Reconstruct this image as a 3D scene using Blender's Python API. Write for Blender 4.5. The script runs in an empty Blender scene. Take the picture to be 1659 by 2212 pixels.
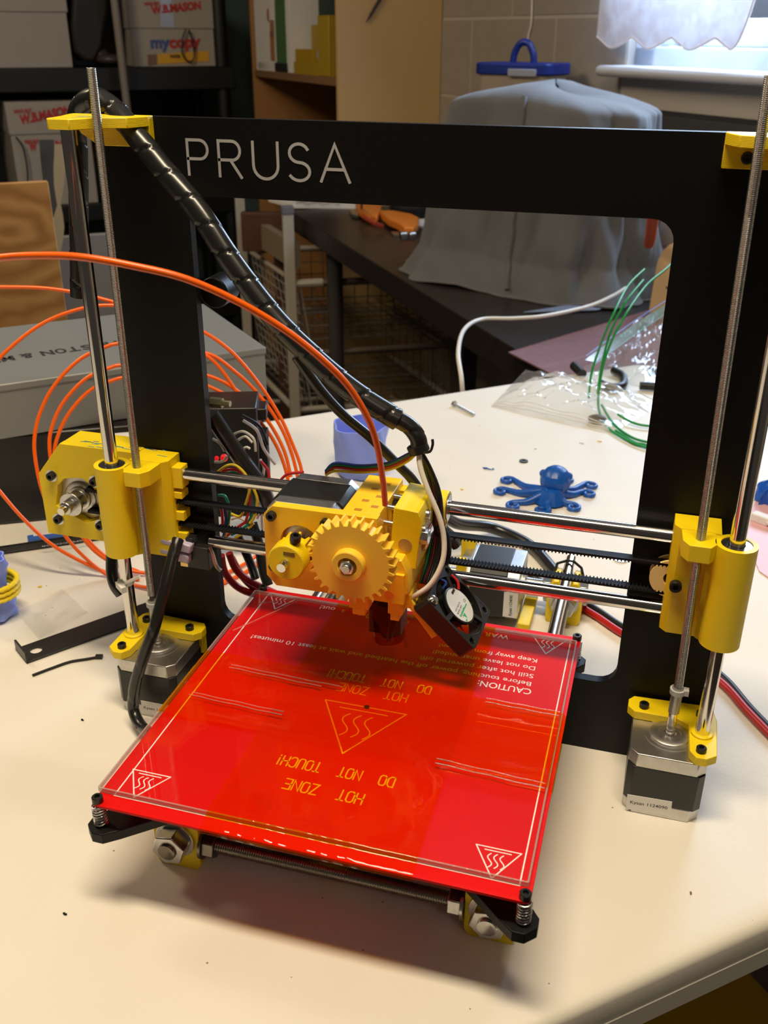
import bpy, math, random
from math import sin, cos, pi, radians, sqrt
from mathutils import Vector, Matrix, Quaternion, noise as mnoise
from mathutils.geometry import tessellate_polygon

# ------------------------------------------------------------------ camera / light / exposure
S = bpy.context.scene
COL = S.collection
TZ = 740.0                       # table top above the floor, mm.  All geometry below is in mm with z = 0 on the table top.
RX, RY = Vector((.755, .656, 0)), Vector((-.656, .755, 0))      # room axes: RX towards the window wall, RY along it

F_PX, CX, CY = 2098.876, 829.5, 1106.0
CAM = Vector((126.574, -497.181, 400.604))
R_RIGHT = Vector((0.96045339, 0.27841349, 0.00390134))
R_DOWN = Vector((0.12629217, -0.42310204, -0.8972374))
R_FWD = Vector((-0.24815233, 0.86224741, -0.44153123))
cd = bpy.data.cameras.new('camera'); cam = bpy.data.objects.new('camera', cd); COL.objects.link(cam)
cam.matrix_world = Matrix(((R_RIGHT.x, -R_DOWN.x, -R_FWD.x, CAM.x*.001),
                           (R_RIGHT.y, -R_DOWN.y, -R_FWD.y, CAM.y*.001),
                           (R_RIGHT.z, -R_DOWN.z, -R_FWD.z, (CAM.z+TZ)*.001), (0, 0, 0, 1)))
cd.sensor_fit = 'VERTICAL'; cd.sensor_height = 36.0; cd.sensor_width = 27.0
cd.lens = 36.0*F_PX/2212.0
cd.clip_start = 0.02; cd.clip_end = 30
cd.dof.use_dof = True; cd.dof.focus_distance = 0.545; cd.dof.aperture_fstop = 19
S.camera = cam

W = bpy.data.worlds.new('room'); S.world = W; W.use_nodes = True
bgn = W.node_tree.nodes['Background']
bgn.inputs[0].default_value = (1.0, .86, .70, 1); bgn.inputs[1].default_value = 0.04

def area(name, loc, target, size, power, color, sizey=None):
    l = bpy.data.lights.new(name, 'AREA'); l.energy = power; l.color = color
    l.shape = 'RECTANGLE'; l.size = size; l.size_y = sizey or size
    o = bpy.data.objects.new(name, l); COL.objects.link(o)
    o.location = Vector((loc[0]*.001, loc[1]*.001, (loc[2]+TZ)*.001))
    d = Vector(target) - Vector(loc)
    o.rotation_euler = d.to_track_quat('-Z', 'Y').to_euler()
    return o
def RP(u, v, z=0.0):
    p = RX*u + RY*v
    return Vector((p.x, p.y, z))
area('ceiling_lamp_light', (20, -262, 1400), (20, -262, 0), .74, 20, (1.0, .83, .58), .15)
area('added_front_fill_light', (800, -1300, 1380), (200, -200, 0), .40, 1.6, (1.0, .86, .68), .40)  # added fill behind the camera, brightens the near table edge and motor fronts
area('window_daylight', RP(1340, 1040, 640), RP(300, 700, 100), .95, 34, (.55, .73, 1.0), .60)
area('added_back_fill_light', RP(-900, 1450, 1420), RP(500, 1900, 0), .5, 17, (1.0, .80, .56), .5)  # added fill for bookcase, shelving and block wall, no such fixture

S.view_settings.view_transform = 'Standard'; S.view_settings.look = 'None'
S.view_settings.gamma = 1.0; S.view_settings.use_curve_mapping = False
S.view_settings.exposure = 0.0

# ------------------------------------------------------------------ pixel rays used to survey positions (reference frame 1659x2212)
def ray(px, py):
    return R_RIGHT*((px-CX)/F_PX) + R_DOWN*((py-CY)/F_PX) + R_FWD
def onz(px, py, z=0.0):
    d = ray(px, py); return CAM + d*((z-CAM.z)/d.z)
def ony(px, py, y):
    d = ray(px, py); return CAM + d*((y-CAM.y)/d.y)
def onu(px, py, u):
    d = ray(px, py); return CAM + d*((u-RX.dot(CAM))/RX.dot(d))
def onv(px, py, v):
    d = ray(px, py); return CAM + d*((v-RY.dot(CAM))/RY.dot(d))

# ------------------------------------------------------------------ mesh builder
def V(*a): return Vector(a)
def frame_of(d):
    d = d.normalized(); a = V(0, 0, 1) if abs(d.z) < .9 else V(1, 0, 0)
    x = d.cross(a).normalized(); return x, d.cross(x).normalized()
def spline(pts, n=8, closed=False):
    P = [Vector(p) for p in pts]; out = []; m = len(P)
    rng = range(m) if closed else range(m-1)
    for i in rng:
        g = (lambda k: P[k % m]) if closed else (lambda k: P[max(0, min(m-1, k))])
        a, b, c, d = g(i-1), g(i), g(i+1), g(i+2)
        for k in range(n):
            t = k/n
            out.append(.5*((2*b)+(c-a)*t+(2*a-5*b+4*c-d)*t*t+(3*b-a-3*c+d)*t**3))
    if not closed: out.append(P[-1].copy())
    return out
def resample(pts, step):
    out = [pts[0].copy()]; acc = 0.0
    for a, b in zip(pts, pts[1:]):
        L = (b-a).length
        if L < 1e-9: continue
        s = step-acc
        while s <= L:
            out.append(a.lerp(b, s/L)); s += step
        acc = L-(s-step)
    out.append(pts[-1].copy()); return out
class MB:
    def __init__(s): s.v = []; s.f = []
    def add(s, vs, fs):
        o = len(s.v); s.v += [Vector(p) for p in vs]; s.f += [tuple(i+o for i in f) for f in fs]; return s
    def box(s, x0, x1, y0, y1, z0, z1, M=None):
        vs = [V(x, y, z) for z in (z0, z1) for y in (y0, y1) for x in (x0, x1)]
        if M is not None: vs = [M @ p for p in vs]
        return s.add(vs, [(0, 2, 3, 1), (4, 5, 7, 6), (0, 1, 5, 4), (2, 6, 7, 3), (0, 4, 6, 2), (1, 3, 7, 5)])
    def obox(s, c, hx, hy, hz, ux, uy, uz):
        c = Vector(c); ux, uy, uz = Vector(ux), Vector(uy), Vector(uz)
        vs = [c+ux*(hx*a)+uy*(hy*b)+uz*(hz*d) for d in (-1, 1) for b in (-1, 1) for a in (-1, 1)]
        return s.add(vs, [(0, 2, 3, 1), (4, 5, 7, 6), (0, 1, 5, 4), (2, 6, 7, 3), (0, 4, 6, 2), (1, 3, 7, 5)])
    def cyl(s, p0, p1, r, seg=24, r1=None, rot=0.0):
        p0, p1 = Vector(p0), Vector(p1); x, y = frame_of(p1-p0); r1 = r if r1 is None else r1
        vs = []
        for p, q in ((p0, r), (p1, r1)):
            vs += [p+x*(q*cos(2*pi*i/seg+rot))+y*(q*sin(2*pi*i/seg+rot)) for i in range(seg)]
        fs = [(i, (i+1) % seg, seg+(i+1) % seg, seg+i) for i in range(seg)]
        fs += [tuple(range(seg))[::-1], tuple(range(seg, 2*seg))]
        return s.add(vs, fs)
    def ringpipe(s, p0, p1, ro, ri, seg=28, a0=0.0, a1=2*pi):
        p0, p1 = Vector(p0), Vector(p1); x, y = frame_of(p1-p0); full = a1-a0 > 6.28
        n = seg if full else seg+1; vs = []
        for p in (p0, p1):
            for q in (ro, ri):
                vs += [p+x*(q*cos(a0+(a1-a0)*i/seg))+y*(q*sin(a0+(a1-a0)*i/seg)) for i in range(n)]
        fs = []
        for i in range(seg):
            j = (i+1) % n
            fs += [(i, j, 2*n+j, 2*n+i), (n+j, n+i, 3*n+i, 3*n+j), (j, i, n+i, n+j), (2*n+i, 2*n+j, 3*n+j, 3*n+i)]
        if not full: fs += [(0, 2*n, 3*n, n), (n-1, 2*n-1, 4*n-1, 3*n-1)]
        return s.add(vs, fs)
    def tube(s, pts, r, seg=10, closed=False, rfun=None, tw0=0.0):
        P = [Vector(p) for p in pts]; n = len(P); vs = []; fs = []
        t = (P[1]-P[0]).normalized(); x, y = frame_of(t); L = 0.0
        for i in range(n):
            if closed: nt = (P[(i+1) % n]-P[i-1])
            else: nt = P[min(i+1, n-1)]-P[max(i-1, 0)]
            nt = nt.normalized() if nt.length > 1e-9 else t
            q = t.rotation_difference(nt); x = q @ x; y = q @ y; t = nt
            if i: L += (P[i]-P[i-1]).length
            rr = r[i] if isinstance(r, (list, tuple)) else r
            for k in range(seg):
                a = 2*pi*k/seg; q_ = rfun(L, k/seg) if rfun else rr
                vs.append(P[i]+x*(q_*cos(a))+y*(q_*sin(a)))
        m = n if closed else n-1
        for i in range(m):
            for k in range(seg):
                a, b = i*seg, ((i+1) % n)*seg
                fs.append((a+k, a+(k+1) % seg, b+(k+1) % seg, b+k))
        if not closed: fs += [tuple(range(seg))[::-1], tuple(range((n-1)*seg, n*seg))]
        return s.add(vs, fs)
    def prism(s, poly, axis, a, b, holes=(), M=None):
        """poly in the two other axes (xy for z, xz for y, yz for x), extruded from a to b"""
        mk = {'z': lambda p, h: V(p[0], p[1], h), 'y': lambda p, h: V(p[0], h, p[1]), 'x': lambda p, h: V(h, p[0], p[1])}[axis]
        loops = [list(poly)]+[list(h) for h in holes]; flat = [p for l in loops for p in l]; n = len(flat)
        vs = [mk(p, a) for p in flat]+[mk(p, b) for p in flat]
        if M is not None: vs = [M @ p for p in vs]
        fs = []
        if holes:
            tr = tessellate_polygon([[V(p[0], p[1], 0) for p in l] for l in loops])
            for t in tr: fs += [tuple(t), tuple(i+n for i in reversed(t))]
        else:
            fs += [tuple(range(n))[::-1], tuple(range(n, 2*n))]
        o = 0
        for l in loops:
            m = len(l)
            for i in range(m): fs.append((o+i, o+(i+1) % m, n+o+(i+1) % m, n+o+i))
            o += m
        return s.add(vs, fs)
    def lathe(s, prof, base, axis=(0, 0, 1), seg=32, mod=None):
        base = Vector(base); ax = Vector(axis).normalized(); x, y = frame_of(ax); n = len(prof); vs = []; fs = []
        for r, h in prof:
            for k in range(seg):
                a = 2*pi*k/seg; q = r*(mod(a, h) if mod else 1)
                vs.append(base+ax*h+x*(q*cos(a))+y*(q*sin(a)))
        for i in range(n-1):
            for k in range(seg): fs.append((i*seg+k, i*seg+(k+1) % seg, (i+1)*seg+(k+1) % seg, (i+1)*seg+k))
        fs += [tuple(range(seg))[::-1], tuple(range((n-1)*seg, n*seg))]
        return s.add(vs, fs)
    def ball(s, c, rx, ry=None, rz=None, seg=16, rings=10, R=None):
        ry = ry or rx; rz = rz or rx; c = Vector(c); vs = []; fs = []
        for i in range(rings+1):
            th = pi*i/rings
            for k in range(seg):
                a = 2*pi*k/seg; p = V(rx*sin(th)*cos(a), ry*sin(th)*sin(a), rz*cos(th)); vs.append(c+((R @ p) if R else p))
        for i in range(rings):
            for k in range(seg): fs.append((i*seg+k, (i+1)*seg+k, (i+1)*seg+(k+1) % seg, i*seg+(k+1) % seg))
        return s.add(vs, fs)
    def ribbon(s, pts, w, o, ux, uy, h=.12):
        """flat stroke of width w on the plane o + ux*a + uy*b, raised by h"""
        o, ux, uy = Vector(o), Vector(ux), Vector(uy); nz = ux.cross(uy)
        P = [Vector((p[0], p[1])) for p in pts]
        P = [q for i, q in enumerate(P) if i == 0 or (q-P[i-1]).length > 1e-4]
        if len(P) < 2: return s
        L = []; Rr = []
        for i, p in enumerate(P):
            d0 = (P[i]-P[i-1]).normalized() if i else (P[1]-P[0]).normalized()
            d1 = (P[i+1]-P[i]).normalized() if i < len(P)-1 else d0
            if i == 0: p = p-d0*w*.4
            if i == len(P)-1: p = p+d1*w*.4
            m = (d0+d1); m = m.normalized() if m.length > 1e-6 else d0
            nn = Vector((-m.y, m.x)); k = 1/max(.5, m.dot(d0)); L.append(p+nn*(w/2*k)); Rr.append(p-nn*(w/2*k))
        n = len(P); vs = [o+ux*q.x+uy*q.y+nz*hh for hh in (0, h) for q in L+Rr]
        fs = []
        for i in range(n-1):
            fs += [(2*n+n+i, 2*n+n+i+1, 2*n+i+1, 2*n+i), (i, i+1, 2*n+i+1, 2*n+i), (n+i+1, n+i, 3*n+i, 3*n+i+1)]
        fs += [(0, 2*n, 3*n, n), (n-1, 2*n-1, 4*n-1, 3*n-1)]
        return s.add(vs, fs)
    def grid(s, fn, nu, nv, closed_u=False):
        vs = [fn(i/nu, j/nv) for j in range(nv+1) for i in range(nu if closed_u else nu+1)]
        w = nu if closed_u else nu+1
        fs = [(j*w+i, j*w+(i+1) % w, (j+1)*w+(i+1) % w, (j+1)*w+i) for j in range(nv) for i in range(nu)]
        return s.add(vs, fs)
    def text(s, body, size, o, ux, uy, h=.1, align='LEFT', width=None, bold=0.0):
        cu = bpy.data.curves.new('t', 'FONT'); cu.body = body; cu.size = size; cu.align_x = align
        cu.resolution_u = 3; cu.offset = bold
        ob = bpy.data.objects.new('t', cu); COL.objects.link(ob)
        bpy.context.view_layer.update()
        me = bpy.data.meshes.new_from_object(ob.evaluated_get(bpy.context.evaluated_depsgraph_get()))
        o, ux, uy = Vector(o), Vector(ux), Vector(uy); nz = ux.cross(uy); k = 1.0
        xs = [p.co.x for p in me.vertices]
        if width and xs: k = width/(max(xs)-min(xs))
        s.add([o+ux*(p.co.x*k)+uy*p.co.y+nz*h for p in me.vertices], [tuple(p.vertices) for p in me.polygons])
        COL.objects.unlink(ob); bpy.data.objects.remove(ob); bpy.data.curves.remove(cu); bpy.data.meshes.remove(me)
        return s
def rrect(x0, x1, y0, y1, r, n=5):
    out = []
    for cx, cy, a in ((x1-r, y1-r, 0), (x0+r, y1-r, 90), (x0+r, y0+r, 180), (x1-r, y0+r, 270)):
        for i in range(n+1):
            t = radians(a+90*i/n); out.append((cx+r*cos(t), cy+r*sin(t)))
    return out
def crect(x0, x1, y0, y1, c):
    return [(x0+c, y0), (x1-c, y0), (x1, y0+c), (x1, y1-c), (x1-c, y1), (x0+c, y1), (x0, y1-c), (x0, y0+c)]
def circ(cx, cy, r, n=24, a0=0): return [(cx+r*cos(a0+2*pi*i/n), cy+r*sin(a0+2*pi*i/n)) for i in range(n)]

# ------------------------------------------------------------------ objects
NOPAR = V(0, 0, 0)
def link(name, mb, mat, off, parent=None, bevel=0, smooth=35, kind=None, label=None):
    me = bpy.data.meshes.new(name)
    me.from_pydata([((p-off)*.001)[:] for p in mb.v], [], mb.f); me.validate(); me.update()
    for m in (mat if isinstance(mat, (list, tuple)) else [mat]): me.materials.append(m)
    import bmesh
    b = bmesh.new(); b.from_mesh(me); bmesh.ops.recalc_face_normals(b, faces=b.faces); b.to_mesh(me); b.free()
    if smooth:
        me.polygons.foreach_set('use_smooth', [True]*len(me.polygons)); me.set_sharp_from_angle(angle=radians(smooth))
    o = bpy.data.objects.new(name, me); COL.objects.link(o)
    if parent: o.parent = parent
    if bevel:
        m = o.modifiers.new('bevel', 'BEVEL'); m.width = bevel*.001; m.segments = 2; m.limit_method = 'ANGLE'; m.angle_limit = radians(40)
        m.harden_normals = False
    if kind: o['kind'] = kind
    if label: o['label'] = label
    return o
class Thing:
    def __init__(s, name, label, cat, loc, group=None):
        s.off = Vector(loc); s.o = bpy.data.objects.new(name, None); COL.objects.link(s.o)
        s.o.empty_display_size = .02
        s.o.location = (s.off.x*.001, s.off.y*.001, (s.off.z+TZ)*.001)
        s.o['label'] = label; s.o['category'] = cat
        if group: s.o['group'] = group
    def part(s, name, mb, mat, parent=None, **k):
        return link(name, mb, mat, s.off, parent or s.o, **k)
def single(name, label, cat, mb, mat, group=None, loc=None, **k):
    lo = min(p.z for p in mb.v); c = Vector(loc) if loc else sum(mb.v, V(0, 0, 0))/len(mb.v)
    c = V(c.x, c.y, lo)
    o = link(name, mb, mat, c, None, **k); o.location = (c.x*.001, c.y*.001, (c.z+TZ)*.001)
    o['label'] = label; o['category'] = cat
    if group: o['group'] = group
    return o
def struct(name, mb, mat, label=None, **k):
    o = link(name, mb, mat, V(0, 0, 0), None, kind='structure', **k); o.location = (0, 0, TZ*.001)
    if label: o['label'] = label
    return o
def spart(name, mb, mat, parent, **k):      # piece of a structure object
    return link(name, mb, mat, V(0, 0, 0), parent, **k)

# ------------------------------------------------------------------ materials
def M_(name, color, rough=.5, metal=0.0, noise=None, bump=None, spec=.5, coat=0.0, emit=None, alpha=None, trans=0.0, sheen=0):
    m = bpy.data.materials.new(name); m.use_nodes = True; nt = m.node_tree; b = nt.nodes['Principled BSDF']
    b.inputs['Base Color'].default_value = (*color, 1); b.inputs['Roughness'].default_value = rough
    b.inputs['Metallic'].default_value = metal; b.inputs['Specular IOR Level'].default_value = spec
    b.inputs['Coat Weight'].default_value = coat
    if trans: b.inputs['Transmission Weight'].default_value = trans
    if sheen: b.inputs['Sheen Weight'].default_value = sheen
    if emit: b.inputs['Emission Color'].default_value = (*emit[:3], 1); b.inputs['Emission Strength'].default_value = emit[3]
    tc = nt.nodes.new('ShaderNodeTexCoord')
    if noise:
        sc, c2, amt = noise[:3]
        n = nt.nodes.new('ShaderNodeTexNoise'); n.inputs['Scale'].default_value = sc; n.inputs['Detail'].default_value = noise[3] if len(noise) > 3 else 4
        nt.links.new(tc.outputs['Object'], n.inputs['Vector'])
        r = nt.nodes.new('ShaderNodeMapRange'); r.inputs[1].default_value = .35; r.inputs[2].default_value = .7; r.inputs[4].default_value = amt
        nt.links.new(n.outputs[0], r.inputs[0])
        x = nt.nodes.new('ShaderNodeMix'); x.data_type = 'RGBA'; x.inputs[6].default_value = (*color, 1); x.inputs[7].default_value = (*c2, 1)
        nt.links.new(r.outputs[0], x.inputs[0]); nt.links.new(x.outputs[2], b.inputs['Base Color'])
    if bump:
        kind, sc, st = bump
        bp = nt.nodes.new('ShaderNodeBump'); bp.inputs['Strength'].default_value = st; bp.inputs['Distance'].default_value = .0004
        if kind == 'layers':
            t = nt.nodes.new('ShaderNodeTexWave'); t.bands_direction = 'Z'; t.inputs['Scale'].default_value = sc; t.inputs['Distortion'].default_value = .4
        elif kind == 'lines':
            t = nt.nodes.new('ShaderNodeTexWave'); t.bands_direction = 'Y'; t.inputs['Scale'].default_value = sc; t.inputs['Distortion'].default_value = .3
        else:
            t = nt.nodes.new('ShaderNodeTexNoise'); t.inputs['Scale'].default_value = sc; t.inputs['Detail'].default_value = 5
        nt.links.new(tc.outputs['Object'], t.inputs['Vector'])
        nt.links.new(t.outputs[0], bp.inputs['Height']); nt.links.new(bp.outputs[0], b.inputs['Normal'])
    return m
def clear(name, tint, gloss_rough=.03, ior=1.45, extra=None, gl=1.0, bump=None, milk=0.0):
    """thin clear sheet: tinted transparency + fresnel reflection (+ a little milky diffuse)"""
    m = bpy.data.materials.new(name); m.use_nodes = True; nt = m.node_tree; nt.nodes.clear()
    out = nt.nodes.new('ShaderNodeOutputMaterial'); mix = nt.nodes.new('ShaderNodeMixShader')
    tr = nt.nodes.new('ShaderNodeBsdfTransparent'); tr.inputs[0].default_value = (*tint, 1)
    g = nt.nodes.new('ShaderNodeBsdfGlossy'); g.inputs['Roughness'].default_value = gloss_rough; g.inputs[0].default_value = (gl, gl, gl, 1)
    lw = nt.nodes.new('ShaderNodeLayerWeight'); lw.inputs['Blend'].default_value = .5
    pw_ = nt.nodes.new('ShaderNodeMath'); pw_.operation = 'POWER'; pw_.inputs[1].default_value = 5
    f0 = ((ior-1)/(ior+1))**2
    fr = nt.nodes.new('ShaderNodeMapRange'); fr.inputs[3].default_value = f0; fr.inputs[4].default_value = 1.0
    nt.links.new(lw.outputs['Facing'], pw_.inputs[0]); nt.links.new(pw_.outputs[0], fr.inputs[0])
    src = tr
    if milk:
        d = nt.nodes.new('ShaderNodeBsdfTranslucent') if False else nt.nodes.new('ShaderNodeBsdfDiffuse'); d.inputs[0].default_value = (*(extra or (.9, .9, .9)), 1)
        m2 = nt.nodes.new('ShaderNodeMixShader'); m2.inputs[0].default_value = milk
        nt.links.new(tr.outputs[0], m2.inputs[1]); nt.links.new(d.outputs[0], m2.inputs[2]); src = m2
    if bump:
        tc = nt.nodes.new('ShaderNodeTexCoord'); t = nt.nodes.new('ShaderNodeTexNoise'); t.inputs['Scale'].default_value = bump[0]
        bp = nt.nodes.new('ShaderNodeBump'); bp.inputs['Strength'].default_value = bump[1]; bp.inputs['Distance'].default_value = .002
        nt.links.new(tc.outputs['Object'], t.inputs['Vector']); nt.links.new(t.outputs[0], bp.inputs['Height'])
        nt.links.new(bp.outputs[0], g.inputs['Normal']); nt.links.new(bp.outputs[0], lw.inputs['Normal'])
    nt.links.new(fr.outputs[0], mix.inputs[0]); nt.links.new(src.outputs[0], mix.inputs[1]); nt.links.new(g.outputs[0], mix.inputs[2])
    nt.links.new(mix.outputs[0], out.inputs[0]); return m

mBlack = M_('anodised_black', (.004, .004, .0045), .45, spec=.25, bump=('noise', 3000, .05))
mBlackPl = M_('black_plastic', (.012, .012, .012), .38)
mBlackSoft = M_('black_rubber', (.010, .010, .011), .6, spec=.2)
mSleeve = M_('black_spiral_sleeve', (.012, .012, .012), .27, spec=.6)
mYel = M_('yellow_print', (.90, .66, .004), .42, bump=('layers', 520, .35))
mYelO = M_('amber_yellow_print', (1.0, .60, .02), .40, bump=('layers', 480, .3))
mYelG = M_('gear_yellow_print', (1.0, .64, .05), .42)
mSteel = M_('polished_steel', (.72, .70, .68), .13, 1.0)
mZinc = M_('zinc_steel', (.62, .62, .60), .28, 1.0, noise=(300, (.45, .45, .44), .6))
mAlu = M_('cast_aluminium', (.60, .59, .57), .38, 1.0, noise=(200, (.48, .47, .46), .7))
mDarkSteel = M_('dark_oxide_steel', (.035, .033, .032), .35, .6)
mRodDark = M_('oiled_threaded_steel', (.22, .20, .17), .35, 1.0)
mBearing = M_('bearing_steel', (.35, .34, .33), .3, 1.0)
mRed = M_('red_solder_mask', (.72, .003, .002), .45, spec=.15, bump=('lines', 330, .22))
mSilk = M_('white_silkscreen', (.88, .86, .82), .5)
mLetter = M_('bare_engraved_metal', (.62, .62, .64), .45, .35)
mGlass = clear('window_glass_plate', (.985, .99, .985), .02, 1.4, gl=.8)
mKap = clear('amber_polyimide_tape', (1.0, .66, .06), .05, 1.3, gl=.8, extra=(.9, .20, .01), milk=.03, bump=(45, .12))
mLabel = M_('white_paper_label', (.80, .79, .77), .6)
mInk = M_('black_ink', (.02, .02, .02), .6)
mGreenInk = M_('green_ink', (.03, .45, .16), .6)
mOrange = M_('orange_filament', (.95, .135, .004), .28, spec=.6)
mGreen = M_('green_filament', (.008, .27, .05), .4, spec=.3)
mWhiteW = M_('white_wire', (.78, .74, .66), .4)
mWireR = M_('red_wire', (.50, .012, .012), .35)
mWireY = M_('yellow_wire', (.80, .60, .03), .35)
mWireG = M_('green_wire', (.0, .22, .12), .35)
mWireB = M_('blue_wire', (.02, .06, .35), .35)
mWireK = M_('black_wire', (.012, .012, .012), .4)
mNylon = M_('natural_nylon', (.75, .74, .72), .4)
mCream = M_('cream_printed_plastic', (.85, .66, .30), .45)
mLav = M_('lavender_vinyl_connector', (.50, .46, .62), .35)
mBlueT = M_('periwinkle_print', (.27, .37, 1.0), .32, trans=.1, bump=('layers', 420, .25))
mBlue = M_('deep_blue_print', (.004, .085, .42), .36)
mTable = M_('moulded_table_plastic', (.80, .76, .68), .50, noise=(14, (.77, .725, .64), .8), bump=('noise', 420, .22))
nt_ = mTable.node_tree; vo_ = nt_.nodes.new('ShaderNodeTexVoronoi'); vo_.inputs['Scale'].default_value = 55
lt_ = nt_.nodes.new('ShaderNodeMath'); lt_.operation = 'LESS_THAN'; lt_.inputs[1].default_value = .035
mxs = nt_.nodes.new('ShaderNodeMix'); mxs.data_type = 'RGBA'; mxs.inputs[7].default_value = (.30, .26, .22, 1)
tcs = nt_.nodes.new('ShaderNodeTexCoord'); bs_ = nt_.nodes['Principled BSDF']; src_ = bs_.inputs['Base Color'].links[0].from_socket
nt_.links.new(tcs.outputs['Object'], vo_.inputs['Vector']); nt_.links.new(vo_.outputs['Distance'], lt_.inputs[0])
nt_.links.new(lt_.outputs[0], mxs.inputs[0]); nt_.links.new(src_, mxs.inputs[6]); nt_.links.new(mxs.outputs[2], bs_.inputs['Base Color'])
mTableSide = M_('table_edge_plastic', (.66, .62, .58), .5, bump=('noise', 420, .2))
mTealInk = M_('teal_smear', (.05, .25, .30), .6)

# ================================================================== ROOM STRUCTURE
mBlock = M_('painted_block', (.33, .295, .245), .75, noise=(30, (.295, .26, .215), .7), bump=('noise', 90, .5))
mMortar = M_('painted_mortar', (.46, .42, .36), .8)
mTeal = M_('teal_painted_wall', (.075, .115, .12), .7, noise=(8, (.06, .095, .10), .8))
mFloor = M_('dark_basement_floor', (.05, .035, .028), .7, noise=(5, (.03, .022, .02), 1))
mCeil = M_('ceiling_paint', (.5, .47, .42), .8)
mSill = M_('sill_paint', (.60, .60, .62), .38)
mSash = M_('window_frame_paint', (.52, .56, .62), .45)

WU = 1258.0
def uvbox(mb, u0, u1, v0, v1, z0, z1):
    return mb.obox(RP((u0+u1)/2, (v0+v1)/2, (z0+z1)/2), (u1-u0)/2, (v1-v0)/2, (z1-z0)/2, RX, RY, V(0, 0, 1))
struct('floor', uvbox(MB(), -2600, 1500, -1900, 3900, -800, -TZ), mFloor)
struct('ceiling', uvbox(MB(), -2600, 1500, -1900, 3900, 1560, 1600), mCeil)
# window wall, with an opening for the window; block joints are the recessed base wall
WV0, WV1, WZ0, WZ1 = 560.0, 1476.0, 318.0, 1000.0
wb = MB()
WR = WU+1.6
uvbox(wb, WR, WU+150, -1900, WV0, -TZ, 1560); uvbox(wb, WR, WU+150, WV1, 3900, -TZ, 1560)
uvbox(wb, WR, WU+150, WV0, WV1, -TZ, WZ0); uvbox(wb, WR, WU+150, WV0, WV1, WZ1, 1560)
wall_r = struct('wall_right', wb, mMortar)
k = 0
for c in range(-6, 6):
    z0 = 237+203*c; z1 = z0+203
    if z1 < -TZ: continue
    for i in range(-1, 9):
        va = 1764-415*2+415*i+(207 if c % 2 else 0); vb = va+415
        if z0 > 900 or z1 < -200 or vb < WV1 or va > 3700: continue
        va = max(va, WV1) if va < WV1 else va
        blk = uvbox(MB(), WU-random.Random(k).uniform(0, .8), WU+10, va+4, vb-4, z0+4, z1-4); k += 1
        spart('block', blk, mBlock, wall_r, bevel=1.2)
struct('wall_back', uvbox(MB(), -2600, WU+6, 3740, 3900, -TZ, 1560), mTeal)
struct('trim_1', uvbox(MB(), WU-70, WU+60, WV0-40, WV1+22, WZ0, WZ0+22), mSill, bevel=9)
struct('trim_2', uvbox(MB(), WU-16, WU+6, WV0-40, WV1-10, WZ0-62, WZ0), mMortar, bevel=2)
mRace = M_('dark_cable_trunking', (.045, .045, .045), .6)
struct('trim_3', uvbox(MB(), WU-34, WU+6, WV0-400, WV1-40, WZ0-112, WZ0-70), mRace, bevel=3)
# window: outer frame, sash, pane
wn = MB()
uvbox(wn, WU+20, WU+80, WV0, WV0+40, WZ0+20, WZ1); uvbox(wn, WU+20, WU+80, WV1-70, WV1, WZ0+20, WZ1)
uvbox(wn, WU+20, WU+80, WV0, WV1, WZ1-40, WZ1); uvbox(wn, WU+20, WU+80, WV0, WV1, WZ0+20, WZ0+60)
win = struct('window_1', wn, mSash, bevel=3)
sb = MB()
uvbox(sb, WU+34, WU+64, WV0+44, WV1-110, WZ0+62, WZ0+112); uvbox(sb, WU+34, WU+64, WV1-140, WV1-76, WZ0+62, WZ1-44)
uvbox(sb, WU+34, WU+64, WV0+44, WV0+84, WZ0+112, WZ1-44); uvbox(sb, WU+34, WU+64, WV0+84, WV1-140, WZ1-90, WZ1-44)
spart('sash', sb, mSash, win, bevel=2)
spart('pane', uvbox(MB(), WU+46, WU+50, WV0+84, WV1-140, WZ0+112, WZ1-90), mGlass, win)
# ================================================================== WHITE FOLDING TABLE
TU0, TU1, TV0, TV1 = -1190.0, 640.0, -225.0, 554.0
t = Thing('folding_table', 'white moulded folding table under the printer, worn and speckled', 'table', RP(-479, 163, -TZ))
tb = MB()
def table_loop(ins, z, r=30): return [RP(p[0], p[1], z) for p in rrect(TU0+ins, TU1-ins, TV0+ins, TV1-ins, r, 6)]
loops = [table_loop(30, -34), table_loop(4, -36), table_loop(0, -34), table_loop(0, -21), table_loop(2.2, -20), table_loop(2.2, -17.5), table_loop(0, -16.5),
         table_loop(0, -6), table_loop(1.2, -2.5), table_loop(4, -.6), table_loop(8, 0), table_loop(13, .25), table_loop(15, 0)]
n = len(loops[0])
for l in loops: tb.v += l
for a in range(len(loops)-1):
    for i in range(n): tb.f.append((a*n+i, a*n+(i+1) % n, (a+1)*n+(i+1) % n, (a+1)*n+i))
tb.f.append(tuple(range((len(loops)-1)*n, len(loops)*n))); tb.f.append(tuple(range(n))[::-1])
ttop = t.part('tabletop', tb, mTable, smooth=50)
for uu in (TU0+260, TU1-260):
    lg = MB()
    for vv in (TV0+90, TV1-90): lg.cyl(RP(uu, vv, -TZ), RP(uu, vv, -34), 14, 12)
    lg.cyl(RP(uu, TV0+90, -TZ+120), RP(uu, TV1-90, -TZ+120), 10, 10)
    t.part('leg_frame', lg, M_('grey_leg_enamel', (.3, .3, .31), .4))

# ================================================================== THE PRINTER
p = Thing('desktop_printer', 'black framed desktop 3D printer with yellow printed parts and a red heated bed', '3D printer', (0, -40, 0))
T0 = V(0, 0, 0)
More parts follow.
